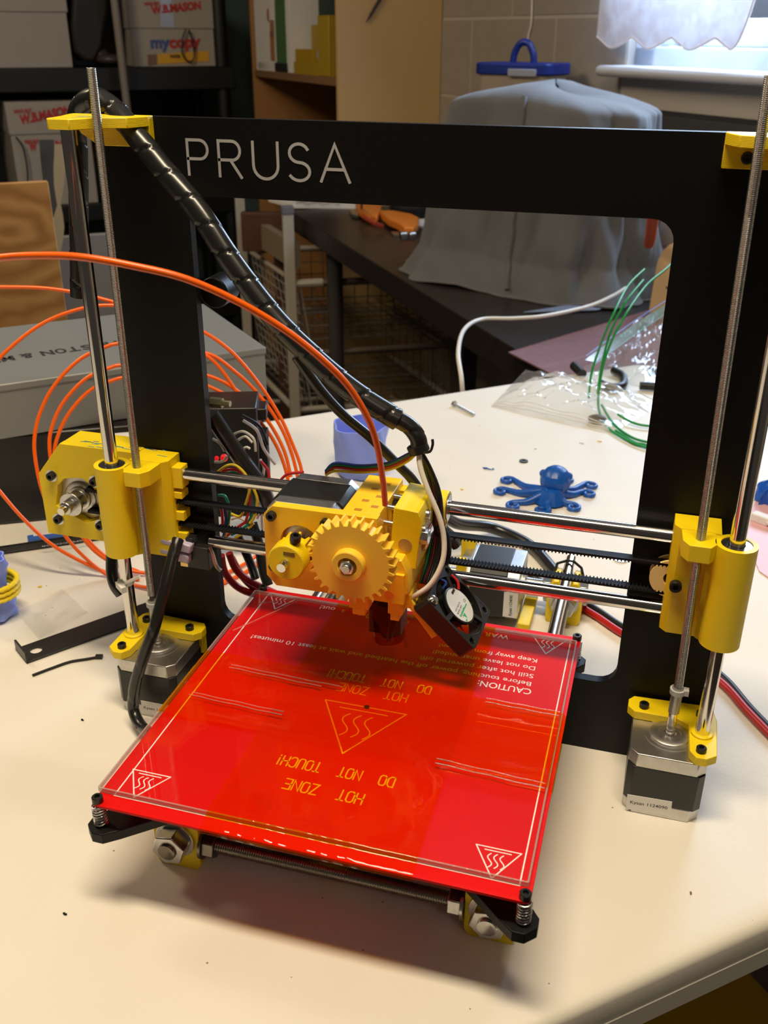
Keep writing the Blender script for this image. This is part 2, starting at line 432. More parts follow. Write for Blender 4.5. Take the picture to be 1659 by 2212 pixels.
# ---- frame plate with engraved lettering
fr = MB().prism([(-181, 0), (181, 0), (181, 361), (-181, 361)], 'y', 0, 6, holes=[rrect(-128, 128, 51, 321.5, 11)])
frame = p.part('frame_plate', fr, mBlack, smooth=30)
def stroke_text(mb, glyphs, w, o, ux, uy, h=.12):
    for k, g in enumerate(glyphs): mb.ribbon(g, w, o, ux, uy, h+.015*k)
def arcp(cx, cz, rx, rz, a0, a1, n=12): return [(cx+rx*cos(radians(a0+(a1-a0)*i/n)), cz+rz*sin(radians(a0+(a1-a0)*i/n))) for i in range(n+1)]
lt = MB()
G = [[(-126, 332.5), (-126, 350), (-119, 350)]+arcp(-119, 345.3, 4.6, 4.7, 90, -90)+[(-126, 340.6)],
     [(-108, 332.3), (-108, 350), (-100.5, 350)]+arcp(-100.5, 345.3, 4.6, 4.7, 90, -90)+[(-108, 340.6)], [(-101.5, 340.6), (-95.6, 332)],
     [(-88.5, 350), (-88.5, 338.5)]+arcp(-81.6, 338.5, 6.9, 6.6, 180, 360)+[(-74.7, 350)],
     arcp(-63, 345.3, 5.2, 4.5, 25, 270, 14)+arcp(-63, 336.3, 5.8, 4.5, 90, -150, 14),
     [(-51, 332), (-43.5, 350), (-35.6, 332)], [(-48.6, 338), (-38.4, 338)]]
stroke_text(lt, G, 1.5, (0, 0, 0), (1, 0, 0), (0, 0, 1), .12)
p.part('engraved_lettering', lt, mLetter, frame, label='bare metal engraved letters')
for sx in (-1, 1):
    f2 = MB().prism(crect(sx*150-28, sx*150+28, 6, 30, 2), 'z', 2, 10) if False else None
# knob and switch strip on the back of the left upright
p.part('rear_knob', MB().cyl((-123, 12, 266), (-123, 30, 266), 9, 24).cyl((-123, 30, 266), (-123, 34, 266), 6.5, 24), mBlack, frame, bevel=1)
# ---- z smooth and threaded rods
def smooth_rod(a, b, r=4, nm='smooth_rod'): return p.part(nm, MB().cyl(a, b, r, 32), mSteel, bevel=.5)
def threaded(mb, a, b, r, pitch, seg=14, depth=None):
    a, b = Vector(a), Vector(b); d = depth or pitch*.42; n = max(4, int((b-a).length/(pitch/4)))
    pts = [a.lerp(b, i/n) for i in range(n+1)]
    return mb.tube(pts, r, seg, rfun=lambda L, k: r-d*abs(2*((L/pitch+k) % 1)-1))
for sx in (-1, 1):
    smooth_rod((sx*178.5, -28, 43), (sx*178.5, -28, 357))
p.part('threaded_rod', threaded(MB(), (-162, -28, 80), (-161, -28, 385), 2.5, .8), mZinc, smooth=60)
p.part('threaded_rod', threaded(MB(), (162, -28, 74), (157.6, -28, 386), 2.5, .8), mZinc, smooth=60)
# ---- yellow top rod holders
def bolt_head(mb, c, d, r=2.8, h=3, sock=True):
    c = Vector(c); d = Vector(d).normalized()
    mb.lathe([(r, 0), (r, h-.4), (r-.4, h), (r*.5, h), (r*.5, h*.45), (.01, h*.45)], c, d, 16)
    return mb
for sx in (-1, 1):
    X = (lambda q: [(sx*a, b) for a, b in q])
    m = MB().prism(X([(144.5, 346), (176, 346), (186, 352), (192, 361.5), (144.5, 361.5)]), 'y', -5, -.02)
    m.prism(X([(192, -5), (188, -20), (186.5, -34), (184, -37), (172, -37), (169, -34), (166.5, -27), (160, -22), (150, -18), (146, -10), (144.5, -5)]), 'z', 356.3, 361.5)
    h = p.part('top_rod_holder', m, mYel, bevel=.4)
    p.part('bolt', bolt_head(MB(), (sx*155, -5, 351), (0, -1, 0)), mDarkSteel, h)
    if sx < 0:
        sm = MB()
        for k in range(9):
            rr = random.Random(k+5); x0 = -186+rr.random()*20; y0 = -34+rr.random()*22
            sm.ribbon([(x0, y0), (x0+3+rr.random()*5, y0+2+rr.random()*4)], .7, (0, 0, 361.5), (1, 0, 0), (0, 1, 0), .03)
        p.part('blue_smear', sm, mTealInk, h)
# ---- z motors and motor mounts
def stepper(nm, org, ax, length, label_side=None, shaft=22, boss=True, z_cap=8.5):
    """square motor: org = centre of the mounting face, ax = matrix whose +z points out of the shaft side"""
    Mx = Matrix.Translation(Vector(org)) @ ax.to_4x4()
    def tr(mb): mb.v = [Mx @ q for q in mb.v]; return mb
    core = p.part(nm, tr(MB().prism(crect(-21.1, 21.1, -21.1, 21.1, 3.6), 'z', -length+z_cap, -z_cap-.5)), mBlackPl, bevel=.3)
    p.part('end_cap', tr(MB().prism(crect(-21, 21, -21, 21, 4.6), 'z', -z_cap-.5, 0)), mAlu, core, bevel=.5)
    p.part('end_cap', tr(MB().prism(crect(-21, 21, -21, 21, 5.5), 'z', -length, -length+z_cap)), mAlu, core, bevel=.5)
    if boss:
        p.part('pilot_ring', tr(MB().lathe([(13.8, 0), (13.8, .5), (11, .6), (11, 1.8), (10.3, 2.2), (6.6, 2), (6.2, 1.2), (4.2, 1.2), (4.0, .2), (.01, .2)], (0, 0, .0), (0, 0, 1), 36)), mAlu, core)
    p.part('motor_shaft', tr(MB().cyl((0, 0, .2), (0, 0, shaft), 2.5, 20)), mSteel, core)
    return core, Mx
I3 = Matrix.Identity(3)
for sx in (-1, 1):
    core, Mx = stepper('lift_motor', (sx*161.5, -28, 42), I3, 42, shaft=20)
    if sx > 0:
        lb = MB().box(-12.3, 12.3, -.12, .12, -5, 5.6, Matrix.Translation(V(155.2, -49.2, 7.2)) @ Matrix.Rotation(radians(-2), 4, 'Y'))
        l = p.part('motor_label', lb, mLabel, core)
        tx = MB().text('Kysan 1124090', 3.0, (144.6, -49.36, 6.4), (1, 0, .035), (0, 0, 1), .02, width=20.5, bold=.02)
        p.part('label_print', tx, mInk, core)
        p.part('clear_tape', MB().box(140.5, 157, -49.3, -7, 37.5, 42.1), clear('clear_tape', (.93, .92, .9), .2, 1.3, milk=.12), core) if False else None
    else:
        lb = MB().box(-145, -140.36, -46, -20, 2, 12) if False else MB().box(-166, -142, -49.35, -49.12, 2, 12)
        p.part('motor_label', lb, mLabel, core)
        p.part('label_print', MB().text('Kysan 1124090', 3.0, (-164.5, -49.37, 6), (1, 0, 0), (0, 0, 1), .02, width=20.5, bold=.02), mInk, core)
    X = (lambda q: [(sx*a, b) for a, b in q])
    m = MB().prism(X([(140, -3), (137, -7), (137, -13.5), (141, -18), (165, -18), (171.5, -22), (172, -45), (175.5, -50), (181, -50), (186.5, -45.5), (187, -14), (185, -4), (182, -1)]), 'z', 42.2, 47.5)
    m.prism(X([(141, -6), (184, -6), (184, -.05), (141, -.05)]), 'z', 25, 42.2)
    m.lathe([(6.2, 0), (6.2, 9)], (sx*178.5, -28, 40), (0, 0, 1), 24)
    h = p.part('motor_mount', m, mYel, bevel=.4)
    bm = MB()
    for q in ((146, -12.5), (178, -11.5), (178, -44)): p.part('bolt', bolt_head(MB(), (sx*q[0], q[1], 47.5), (0, 0, 1)), mDarkSteel, h)
    # clear tubing coupler between shaft and threaded rod
    p.part('tubing_coupler', MB().cyl((sx*161.6, -28, 59), (sx*161.8, -28, 76), 3.1, 16), M_('grey_coupler', (.42, .41, .39), .3, .6), core)
    p.part('coupler_tie', MB().ringpipe((sx*161.8, -28, 72), (sx*161.8, -28, 75), 4.2, 3.0, 18).box(sx*161.8+3, sx*161.8+6, -30, -26, 72, 75.4), M_('grey_tie', (.5, .5, .5), .4), core)
# ---- x axis smooth rods
XRY = -8.0
smooth_rod((-150, XRY, 158.4), (152, XRY, 158.4)); smooth_rod((-128, XRY, 113.6), (152, XRY, 113.6))
# ---- x ends
for sx in (-1, 1):
    X = (lambda q: [(sx*a, b) for a, b in q])
    m = MB()
    m.prism(X([(171.5, -20.5), (171.5, -1), (147.5, -1), (147.5, -15), (151, -19), (166, -19)]), 'z', 104.5, 169)
    m.prism(X([(166, -18), (166, -24), (170, -27.5), (172.5, -20)]), 'z', 107, 168)
    m.prism(X([(151, -15), (152, -31), (155.5, -36.5), (166, -36.5), (169, -31), (168.5, -15)]), 'z', 159, 168.6)
    if sx < 0:
        m.prism([(-173, 114), (-173, 169), (-226, 169), (-245, 146), (-245, 103), (-171, 103), (-171, 114)], 'y', -10, -4,
                holes=[[(-235.5, 125), (-231, 121.5), (-227.5, 121), (-215, 115), (-205, 119), (-203, 127), (-203, 136), (-207, 143), (-214, 147), (-226, 145), (-232, 139.5)]])
        m.box(-226, -172, -4, 14, 164, 168.9)
        m.box(-147.5, -141, -13, -4, 150, 164); m.box(-147.5, -142, -13, -4, 143, 147.5); m.box(-147.5, -142, -13, -4, 128, 134); m.box(-147.5, -141, -13, -4, 109, 119.5)
    h = p.part('x_end', m, mYel, bevel=.4, smooth=0)
    p.part('bearing_holder', MB().ringpipe((sx*178.5, -28, 109), (sx*178.5, -28, 168.6), 10.6, 7.9, 40), mYel, h)
    p.part('linear_bearing', MB().ringpipe((sx*178.5, -28, 109.3), (sx*178.5, -28, 168.2), 7.8, 4.3, 32), mBearing, h)
    if sx < 0:
        for q in ((-235, 146), (-204, 146), (-235, 115), (-204, 115)):
            p.part('bolt', bolt_head(MB(), (q[0], -10, q[1]), (0, -1, 0)), mDarkSteel, h)
            p.part('washer', MB().ringpipe((q[0], -10.6, q[1]), (q[0], -10, q[1]), 4.1, 1.6, 20), mZinc, h)
        sm = MB()
        for k in range(16):
            rr = random.Random(k); x0 = -222+rr.random()*66; y0 = -9+rr.random()*9
            sm.ribbon([(x0, y0), (x0+2+rr.random()*6, y0-1+rr.random()*2)], .8, (0, 0, 169), (1, 0, 0), (0, 1, 0), .03)
        p.part('blue_smear', sm, mTealInk, h)
        # x motor and pulley
        R = Matrix.Rotation(radians(90), 3, 'X')
        core, Mx = stepper('belt_motor', (-219.5, -3.9, 130.5), R, 38, shaft=24)
        pl = MB().lathe([(8, 0), (8, 1.2), (6, 1.6), (6, 9), (8, 9.4), (8, 11)], (-219.5, -6, 130.5), (0, -1, 0), 28)
        pl.lathe([(4.2, 0), (4.2, 6), (3.4, 6.5), (2, 6.5), (2, 3), (.01, 3)], (-219.5, -17, 130.5), (0, -1, 0), 24)
        p.part('drive_pulley', pl, mZinc, core, bevel=.3)
    else:
        p.part('bolt', bolt_head(MB(), (152.5, -19, 135), (0, -1, 0), 3.3, 3.4), mDarkSteel, h)
        idl = MB().ringpipe((150, -11, 133.5), (150, -9.4, 133.5), 11.5, 4, 32).ringpipe((150, -9.4, 133.5), (150, -4, 133.5), 9, 4, 32).ringpipe((150, -4, 133.5), (150, -2.6, 133.5), 11.5, 4, 32)
        p.part('idler_wheel', idl, mCream, h, bevel=.3)
# ---- x belt : two runs with moulded teeth facing each other
def belt(zt, zb, teeth_down, x0, x1):
    m = MB(); w0, w1 = -11, -5; pts = []
    n = int((x1-x0)/2.0)
    th = .9; base = 1.3
    sgn = -1 if teeth_down else 1
    for i in range(n):
        xa = x0+2.0*i
        za = zt+(zb-zt)*(xa-x0)/(x1-x0)
        m.box(xa, xa+2.0, w0, w1, za, za+base)
        if teeth_down: m.prism([(xa+.2, za), (xa+1.2, za), (xa+.95, za-th), (xa+.45, za-th)], 'y', w0, w1)
        else: m.prism([(xa+.2, za+base), (xa+1.2, za+base), (xa+.95, za+base+th), (xa+.45, za+base+th)], 'y', w0, w1)
    return m
for a, b, dn in ((138.6, 141.5, True), (123, 123.5, False)):
    p.part('toothed_belt', belt(a, b, dn, -212, 150), mBlackSoft, smooth=0)
bl = MB()
for k in range(22):
    bl.box(47+k*1.0, 47+k*1.0+random.Random(k).choice((.3, .5, .6)), -11.08, -11.0, 139.9+.008*k, 141.3)
for k, wd in enumerate((3, 4, 3, 5)): bl.text('0081107'[k:k+3], 1.6, (22+k*4, -11.05, 139.9), (1, 0, .008), (0, 0, 1), .02)
p.part('belt_print', bl, M_('grey_print', (.35, .35, .36), .6))
# ---- endstop switch on the lower x rod
es = p.part('limit_switch', MB().box(-141, -126, -16, -10, 97, 112.5).box(-141, -136, -16, -8, 112, 118), mBlackPl, bevel=.4)
p.part('crimp_connector', MB().obox((-143, -17, 113), 7, 3.2, 3, (1, 0, -.12), (0, 1, 0), (.12, 0, 1)).obox((-153, -17, 114.4), 4, 2.2, 2, (1, 0, -.12), (0, 1, 0), (.12, 0, 1)), mLav, es, bevel=1)
p.part('crimp_connector', MB().obox((-145, -17, 105.5), 7, 3.2, 3, (1, 0, -.15), (0, 1, 0), (.15, 0, 1)).obox((-154, -17, 107.5), 4, 2.2, 2, (1, 0, -.12), (0, 1, 0), (.12, 0, 1)), mLav, es, bevel=1)
p.part('terminal', MB().box(-147, -140, -14, -12.6, 96, 98.6), M_('brass', (.7, .5, .2), .3, 1), es)
p.part('lever', MB().tube(spline([(-126, -14, 113), (-124, -14, 108), (-122, -14, 100), (-119, -14, 97)], 5), 1.2, 8), mZinc, es)

# ---- y axis : threaded rods, corners, cross rods, smooth rods
YX = 84.0
for sx in (-1, 1):
    p.part('long_threaded_rod', threaded(MB(), (sx*YX, -170, 20), (sx*YX, 176, 20), 5, 1.5, 18), mRodDark if sx < 0 else mZinc, smooth=60)
    for y in (-148, 150):
        m = MB().prism([(q[0], q[1]) for q in [(-11, 0), (11, 0), (13, 4), (13, 28), (9, 36), (5, 36), (4, 32), (-4, 32), (-5, 36), (-9, 36), (-13, 28), (-13, 4)]], 'y', y-11, y+11, M=Matrix.Translation(V(sx*YX, 0, 0)))
        c = p.part('corner_block', m, mYel, bevel=.5)
    for y, d in ((-159, -1), (-136, 1), (139, -1), (161, 1), (-1.5, -1), (7.5, 1)):
        w = p.part('washer', MB().ringpipe((sx*YX, y, 20), (sx*YX, y+d*1.8, 20), 11, 5.1, 32), mZinc, bevel=.2)
        nt = MB().prism(circ(sx*YX, 20, 9.6, 6, radians(12)), 'y', y+d*1.8, y+d*9.5); p.part('hex_nut', nt, mZinc, bevel=.6)
    smooth_rod((sx*YX, -157, 39), (sx*YX, 172, 39))
    p.part('cable_tie', MB().tube([(sx*YX-11, 158, 30), (sx*YX-9, 158, 41), (sx*YX-2, 158, 44.5), (sx*YX+3, 158, 44.5), (sx*YX+9, 158, 40), (sx*YX+12, 158, 30)], 1.1, 8).box(sx*YX+11, sx*YX+16, 155, 160, 27, 31), mBlackPl)
for y in (-156, -140, 146, 160):
    z = 13 if y in (-156, 160) else 28
    z = 16.5 if y == -156 else z
    p.part('cross_threaded_rod', threaded(MB(), (-100 if y != -156 else -82, y+(1.5 if y == -156 else 0), z), (100 if y != -156 else 82, y+(1.5 if y == -156 else 0), z), 4, 1.25, 14), mRodDark if y < 0 else mZinc, smooth=60)
    if y == -156:
        for sx in (-1, 1):
            p.part('washer', MB().ringpipe((sx*70.5, -154.5, 16.5), (sx*69, -154.5, 16.5), 8.5, 4.2, 28), mRodDark if sx < 0 else mZinc)
            p.part('hex_nut', MB().prism(circ(-154.5, 16.5, 7.3, 6, .3), 'x', min(sx*69, sx*62.5), max(sx*69, sx*62.5)), mRodDark if sx < 0 else mZinc, bevel=.5)
    elif y > 0:
        for sx in (-1, 1):
            for xx in (sx*97, sx*70):
                p.part('hex_nut', MB().prism(circ(y, z, 7.3, 6, .3), 'x', xx-3.2, xx+3.2), mZinc, bevel=.5)
p.part('belt_pulley_bracket', MB().prism(rrect(-8, 8, 14, 38, 4), 'y', -148, -138).box(-8, 8, -138, -128, 6, 30), mYel, bevel=.5)
p.part('bed_belt', MB().box(-3, 3, -136, 150, 24, 25.6).box(-3, 3, -136, 150, 11, 12.6), mBlackSoft)
# y motor standing behind the bed
core, Mx = stepper('bed_motor', (52, 142, 27), Matrix.Rotation(radians(90), 3, 'Y'), 46, shaft=16, z_cap=9)
p.part('motor_label', MB().obox((46.5, 120.6, 21), 5.2, .12, 10.5, (1, 0, 0), (0, 1, 0), (0, 0, 1)), mLabel, core)
p.part('label_print', MB().text('Kysan 1124090', 3.2, (47.8, 120.4, 12), (0, 0, 1), (-1, 0, 0), .02, width=17.5, bold=.02), mInk, core)
for q in ((53, 62, 118, 165, 3, 8), (2, 13, 150, 158, 20, 55), (5, 12, 118, 124, 42, 54)): p.part('motor_bracket', MB().box(*q), mYel, bevel=.5)

# ---- bed carrier plate (black, four arms) and heated bed
BX, BY = -2.5, -83.0
m = MB()
m.prism(crect(-70, 66, -140, -26, 14), 'z', 44, 50)
for sx in (-1, 1):
    for sy in (-1, 1):
        c = V(BX+sx*104.5, BY+sy*104.5, 0); d = V(sx, sy, 0).normalized(); q = V(-d.y, d.x, 0)
        pts = [c-d*80+q*13, c-d*6+q*8.5, c+d*2+q*7.5, c+d*6+q*3.5, c+d*6-q*3.5, c+d*2-q*7.5, c-d*6-q*8.5, c-d*80-q*13]
        m.prism([(a.x, a.y) for a in pts], 'z', 44, 50)
p.part('bed_carrier', m, mBlack, bevel=.5)
bed = p.part('heated_bed', MB().prism(rrect(BX-107, BX+107, BY-107, BY+107, 3), 'z', 63, 64.6), mRed, bevel=.2)
for sx in (-1, 1):
    for sy in (-1, 1):
        x, y = BX+sx*104.5, BY+sy*104.5
        p.part('levelling_screw', bolt_head(MB().cyl((x, y, 40), (x, y, 65), 1.5, 12), (x, y, 64.7), (0, 0, 1), 2.75, 3.2), mDarkSteel, bed)
        sp = MB().tube([V(x+3.1*cos(k*.5), y+3.1*sin(k*.5), 50.4+k*.5*12.2/44) for k in range(89)], .5, 8)
        p.part('spring', sp, mZinc, bed)
# silkscreen : border, hot surface triangles, wording (reads from the far side, so upside down from here)
UX, UY = V(-1, 0, 0), V(0, -1, 0); ZS = 64.62
sk = MB()
NL = [0]
def line(pts, w=.7):
    NL[0] += 1; sk.ribbon(pts, w, (0, 0, ZS), (1, 0, 0), (0, 1, 0), .03+.004*(NL[0] % 5))
line([(-101.5, -181.5), (98.5, -181.5)]); line([(98.5, -181.5), (98.5, 18.5)]); line([(98.5, 18.5), (-101.5, 18.5)]); line([(-101.5, 18.5), (-101.5, -181.5)])
def hot(cx, top, s, w):
    """triangle of width s with its point towards -y, top edge at y = top"""
    h = s*.86; line([(cx-s/2, top), (cx+s/2, top)], w); line([(cx+s/2, top), (cx, top-h)], w); line([(cx, top-h), (cx-s/2, top)], w)
    line([(cx-s*.29, top-s*.085), (cx+s*.29, top-s*.085)], w*.9)
    for k in (-1, 0, 1):
        x = cx+k*s*.135
        line([(x+s*.06*sin(-2*pi*q/10), top-s*(.17+.40*q/10)) for q in range(11)], w*.9)
for cx, top in ((-91.5, -162), (86, -163), (-90.5, 19.5), (85.5, 18.5)): hot(cx, top, 21, .65)
hot(-3.7, -80, 47, .8)
ST = {'H': [[(0, 0), (0, 6)], [(4, 0), (4, 6)], [(0, 3), (4, 3)]], 'O': [[(0, 1), (0, 5), (1, 6), (3, 6), (4, 5), (4, 1), (3, 0), (1, 0), (0, 1)]],
      'T': [[(0, 6), (4, 6)], [(2, 6), (2, 0)]], 'Z': [[(0, 6), (4, 6), (0, 0), (4, 0)]], 'N': [[(0, 0), (0, 6), (4, 0), (4, 6)]],
      'E': [[(4, 6), (0, 6), (0, 0), (4, 0)], [(0, 3), (3.4, 3)]], 'D': [[(0, 0), (0, 6), (2.6, 6), (4, 4.6), (4, 1.4), (2.6, 0), (0, 0)]],
      'U': [[(0, 6), (0, 1), (1, 0), (3, 0), (4, 1), (4, 6)]], 'C': [[(4, 5), (3, 6), (1, 6), (0, 5), (0, 1), (1, 0), (3, 0), (4, 1)]], '!': [[(1, 6), (1, 1.8)], [(1, .5), (1, 0)]]}
def vec_text(s, x0, y0, width, size=1.2, w=.75):
    adv = width/(len(s)-.25)
    for i, ch in enumerate(s):
        for g in ST.get(ch, []):
            sk.ribbon([(i*adv+a*adv/5.4, b*size) for a, b in g], w, (x0, y0, ZS), UX, UY, .03)
vec_text('HOT  ZONE', 16.5, -146.3, 41); vec_text('DO  NOT  TOUCH!', 28, -130.5, 64)
vec_text('HOT  ZONE', 16.5, -62.5, 41); vec_text('DO  NOT  TOUCH!', 27.5, -51.5, 63.5)
tx = MB()
def say(s, x, y, size, width=None, bold=.01): sk.text(s, size, (x, y, ZS), UX, UY, .03, width=width, bold=bold)
say('CAUTION:', 83, -37.6, 7.6, 31, .06)
say('Before touching, power off the heatbed and wait at least 10 minutes!', 82, -30.8, 5.8, 174)
say('Still hot after powered off!', 82, -22.8, 5.8, 68); say('Do not leave unattended!', 82, -14.8, 5.8, 62); say('Keep away from children!', 82, -6.8, 5.8, 60)
for s_, px_, py_ in (('WAR', 1102, 1367), ('at', 888, 1336), ('0 g', 806, 1322), ('s', 750, 1312), ('out!', 730, 1307)):
    q = onz(px_, py_, ZS); say(s_, q.x, q.y-3.5, 6.5)
p.part('silkscreen', sk, mSilk, bed, label='white warning print')
p.part('thermistor_dot', MB().cyl((-3, -80, 64.6), (-3, -80, 65), 1.6, 14), mDarkSteel, bed)
# glass and amber tape
GZ0, GZ1 = 64.8, 67.4
gl = p.part('glass_plate', MB().prism(rrect(-110.5, 102.5, -181.5, 16, 1), 'z', GZ0, GZ1), mGlass, bevel=.3, label='clear glass plate')
p.part('glass_edge', MB().prism(rrect(-110.55, 102.55, -181.55, 16.05, 1), 'z', GZ0, GZ1-.05, holes=[rrect(-109.7, 101.7, -180.7, 15.2, .6)]), clear('ground_glass_edge', (.95, .92, .90), .25, 1.5, extra=(.62, .50, .46), milk=.42), gl, smooth=0)
def tape_strip(x0, x1, y0, y1, z, nx, ny, fold_front=None, seed=1, fold_side=False):
    rr = random.Random(seed); m = MB(); t = .05
    return m
tp = MB()
def wrinkle(x, y): return .05+.04*sin(x*.31+1.7*sin(y*.045))*sin(y*.21+.6*sin(x*.13))+.03*sin(.9*x+.4*y)
# centre strip, wrapping over the front edge of glass and board
prof = []
for j in range(60): prof.append((16-198*j/59, GZ1+.05, 1))
prof += [(-182.5, GZ1-.6, .3), (-184.5, 66.3, .6), (-187, 65.5, .8), (-189.6, 65.0, .8), (-190.7, 64.2, .6), (-190.9, 62.6, .3), (-189.5, 62.2, .3)]
def cs(i, j):
    f = j*(len(prof)-1); a = min(int(f), len(prof)-2); y = prof[a][0]+(prof[a+1][0]-prof[a][0])*(f-a); z = prof[a][1]+(prof[a+1][1]-prof[a][1])*(f-a); q = prof[a][2]
    x = -51.5+103.5*i
    return V(x, y, z+wrinkle(x, y)*(1.0 if a < 59 else q*9*abs(sin(x*.07+.5))))
tp.grid(cs, 60, len(prof)-1)
p.part('tape_strip', tp, mKap, gl, label='amber tape wrapped over the front edge', smooth=80)
tq = MB()
prq = [(-113.2, 62.5), (-112.4, 64.6), (-111, 67.2)]+[(-110+211.5*k/40, GZ1+.16) for k in range(41)]+[(103.2, 67), (104.6, 65), (105.1, 62.6)]
tq.grid(lambda i, j: (lambda f, a: V(prq[a][0]+(prq[a+1][0]-prq[a][0])*(f-a), -119+61*j, prq[a][1]+(prq[a+1][1]-prq[a][1])*(f-a)+.6*wrinkle(prq[a][0], -119+61*j)))(i*(len(prq)-1), min(int(i*(len(prq)-1)), len(prq)-2)), len(prq)-1, 20)
p.part('tape_strip', tq, mKap, gl, smooth=80)
# air channels under the tape (raised double lines)
mFold = clear('tape_fold', (1, .80, .72), .12, 1.6, extra=(.95, .45, .38), milk=.28)
for x0, y0, x1, y1 in ((-90, -68, -22, -70), (-90, -70.6, -32, -73), (-101, -101, -44, -103.5), (-100, -98.6, -44, -100.6), (60, -57, 101, -58), (60, -60.4, 101, -61.5), (45, -114, 101, -117), (45, -117.5, 101, -120.4),
                       (-101, 0, -78, 14), (-104, -34, -78, 10)):
    pts = [V(x0+(x1-x0)*k/8, y0+(y1-y0)*k/8+.3*sin(k*1.9), GZ1+.28) for k in range(9)]; p.part('tape_bubble', MB().tube(pts, .38, 6), mFold, gl, smooth=80)

# ---- extruder
FY = -60.0
m = MB().prism([(-62, 171.5), (-67.5, 166), (-67.5, 128), (-62, 122), (12, 122), (12, 140), (-3, 140), (-3, 172)], 'y', FY, FY+6, holes=[circ(-47, 150.5, 11.4, 28)])
ex = p.part('extruder_plate', m, mYelO, smooth=0)
for q in ((-62.5, 166), (-31.5, 166), (-62.5, 135)): p.part('bolt', bolt_head(MB(), (q[0], FY, q[1]), (0, -1, 0)), mDarkSteel, ex)
core, Mx = stepper('feed_motor', (-47, FY+6.1, 150.5), Matrix.Rotation(radians(90), 3, 'X'), 40, shaft=34, boss=True, z_cap=8)
m = MB().box(-24, -3.5, FY+6, -6, 140, 172).box(-24, 13, FY+6, -13, 124, 140)
m.prism([(8, 124), (14, 128), (14, 140), (10, 148), (2, 148), (2, 124)], 'y', -58, -13)
m.box(-20, -8.5, FY+2, FY+9, 113.5, 124); m.box(-18, -10.5, FY+2, FY+9, 109.5, 114); m.box(2.5, 11, FY+2, FY+9, 113.5, 124); m.box(4, 9, FY+2, FY+9, 109.5, 114)
body = p.part('extruder_body', m, mYelO, bevel=.5)
hl = MB()
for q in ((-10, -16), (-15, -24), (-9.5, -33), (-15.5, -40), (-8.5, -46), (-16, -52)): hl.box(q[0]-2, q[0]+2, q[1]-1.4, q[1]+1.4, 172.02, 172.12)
p.part('nut_slot_shade', hl, M_('slot_shadow_amber', (.50, .20, .01), .6), body)  # flat dark tabs, slot shade put into their colour
p.part('hinge_pin', MB().cyl((4, FY+1.6, 127), (4, FY-.6, 127), 2.7, 20), M_('orange_pin', (.95, .33, .02), .4), body)
p.part('carriage', MB().prism(crect(-24, 24, 104, 168, 4), 'y', -13.5, -10.6, holes=[circ(0, 134, 8, 20)]).ringpipe((-24, XRY, 158.4), (24, XRY, 158.4), 9.6, 7.6, 28).ringpipe((-24, XRY, 113.6), (24, XRY, 113.6), 9.6, 7.6, 28), mYel, bevel=.4)
for z in (158.4, 113.6): p.part('linear_bearing', MB().ringpipe((-24.5, XRY, z), (24.5, XRY, z), 7.5, 4.1, 28), mBearing)
# gears (involute like teeth)
def gear(n, ro, ri, y0, y1, cx, cz, ph=0.0):
    pts = []
    for i in range(n):
        for f, r in ((-.28, ri), (-.10, ro), (.10, ro), (.28, ri)):
            a = 2*pi*(i+f)/n+ph; pts.append((cx+r*cos(a), cz+r*sin(a)))
    return pts
GX, GZ = -14.0, 151.0
m = MB().prism(gear(29, 24.6, 21.4, 0, 0, GX, GZ, .05), 'y', -73, -64)
m.lathe([(9, 0), (9, 4.4), (8.2, 5), (5.2, 5), (5.2, 1.5), (.01, 1.5)], (GX, -73, GZ), (0, -1, 0), 32)
bg = p.part('large_gear', m, mYelG, bevel=.3)
p.part('hex_nut', MB().prism(circ(GX, GZ, 4.3, 6, .2), 'y', -79.2, -74.5).cyl((GX, -76, GZ), (GX, -80.8, GZ), 2.6, 16), mZinc, bg, bevel=.4)
SGX, SGZ = -46.6, 150.5
m = MB().prism(gear(10, 9.6, 6.4, 0, 0, SGX, SGZ, .15), 'y', -73, -63)
m.lathe([(10.4, 0), (10.4, 8.4), (9.8, 9.2), (2.7, 9.2)], (SGX, -73, SGZ), (0, -1, 0), 36)
sg = p.part('small_gear', m, mYel, bevel=.3)
p.part('set_screw', bolt_head(MB().cyl((SGX+3, -77.2, SGZ+7), (SGX+3.9, -77.2, SGZ+11.6), 1.6, 12), (SGX+3.9, -77.2, SGZ+11.6), (.2, -.1, 1), 3, 3.4), mDarkSteel, sg)
p.part('nut_slot_shade', MB().box(SGX-1, SGX+5.4, -82.35, -82.1, SGZ+4.6, SGZ+6.9), M_('slot_shadow_yellow', (.22, .12, .004), .6), sg)  # dark tab painted as the shade inside the collar slot
p.part('shaft_tip', MB().lathe([(2.5, 0), (2.5, 2.2), (2.1, 2.8), (1.1, 2.8), (1.1, .8), (.01, .8)], (SGX, -82.2, SGZ), (0, -1, 0), 20), mSteel, sg)
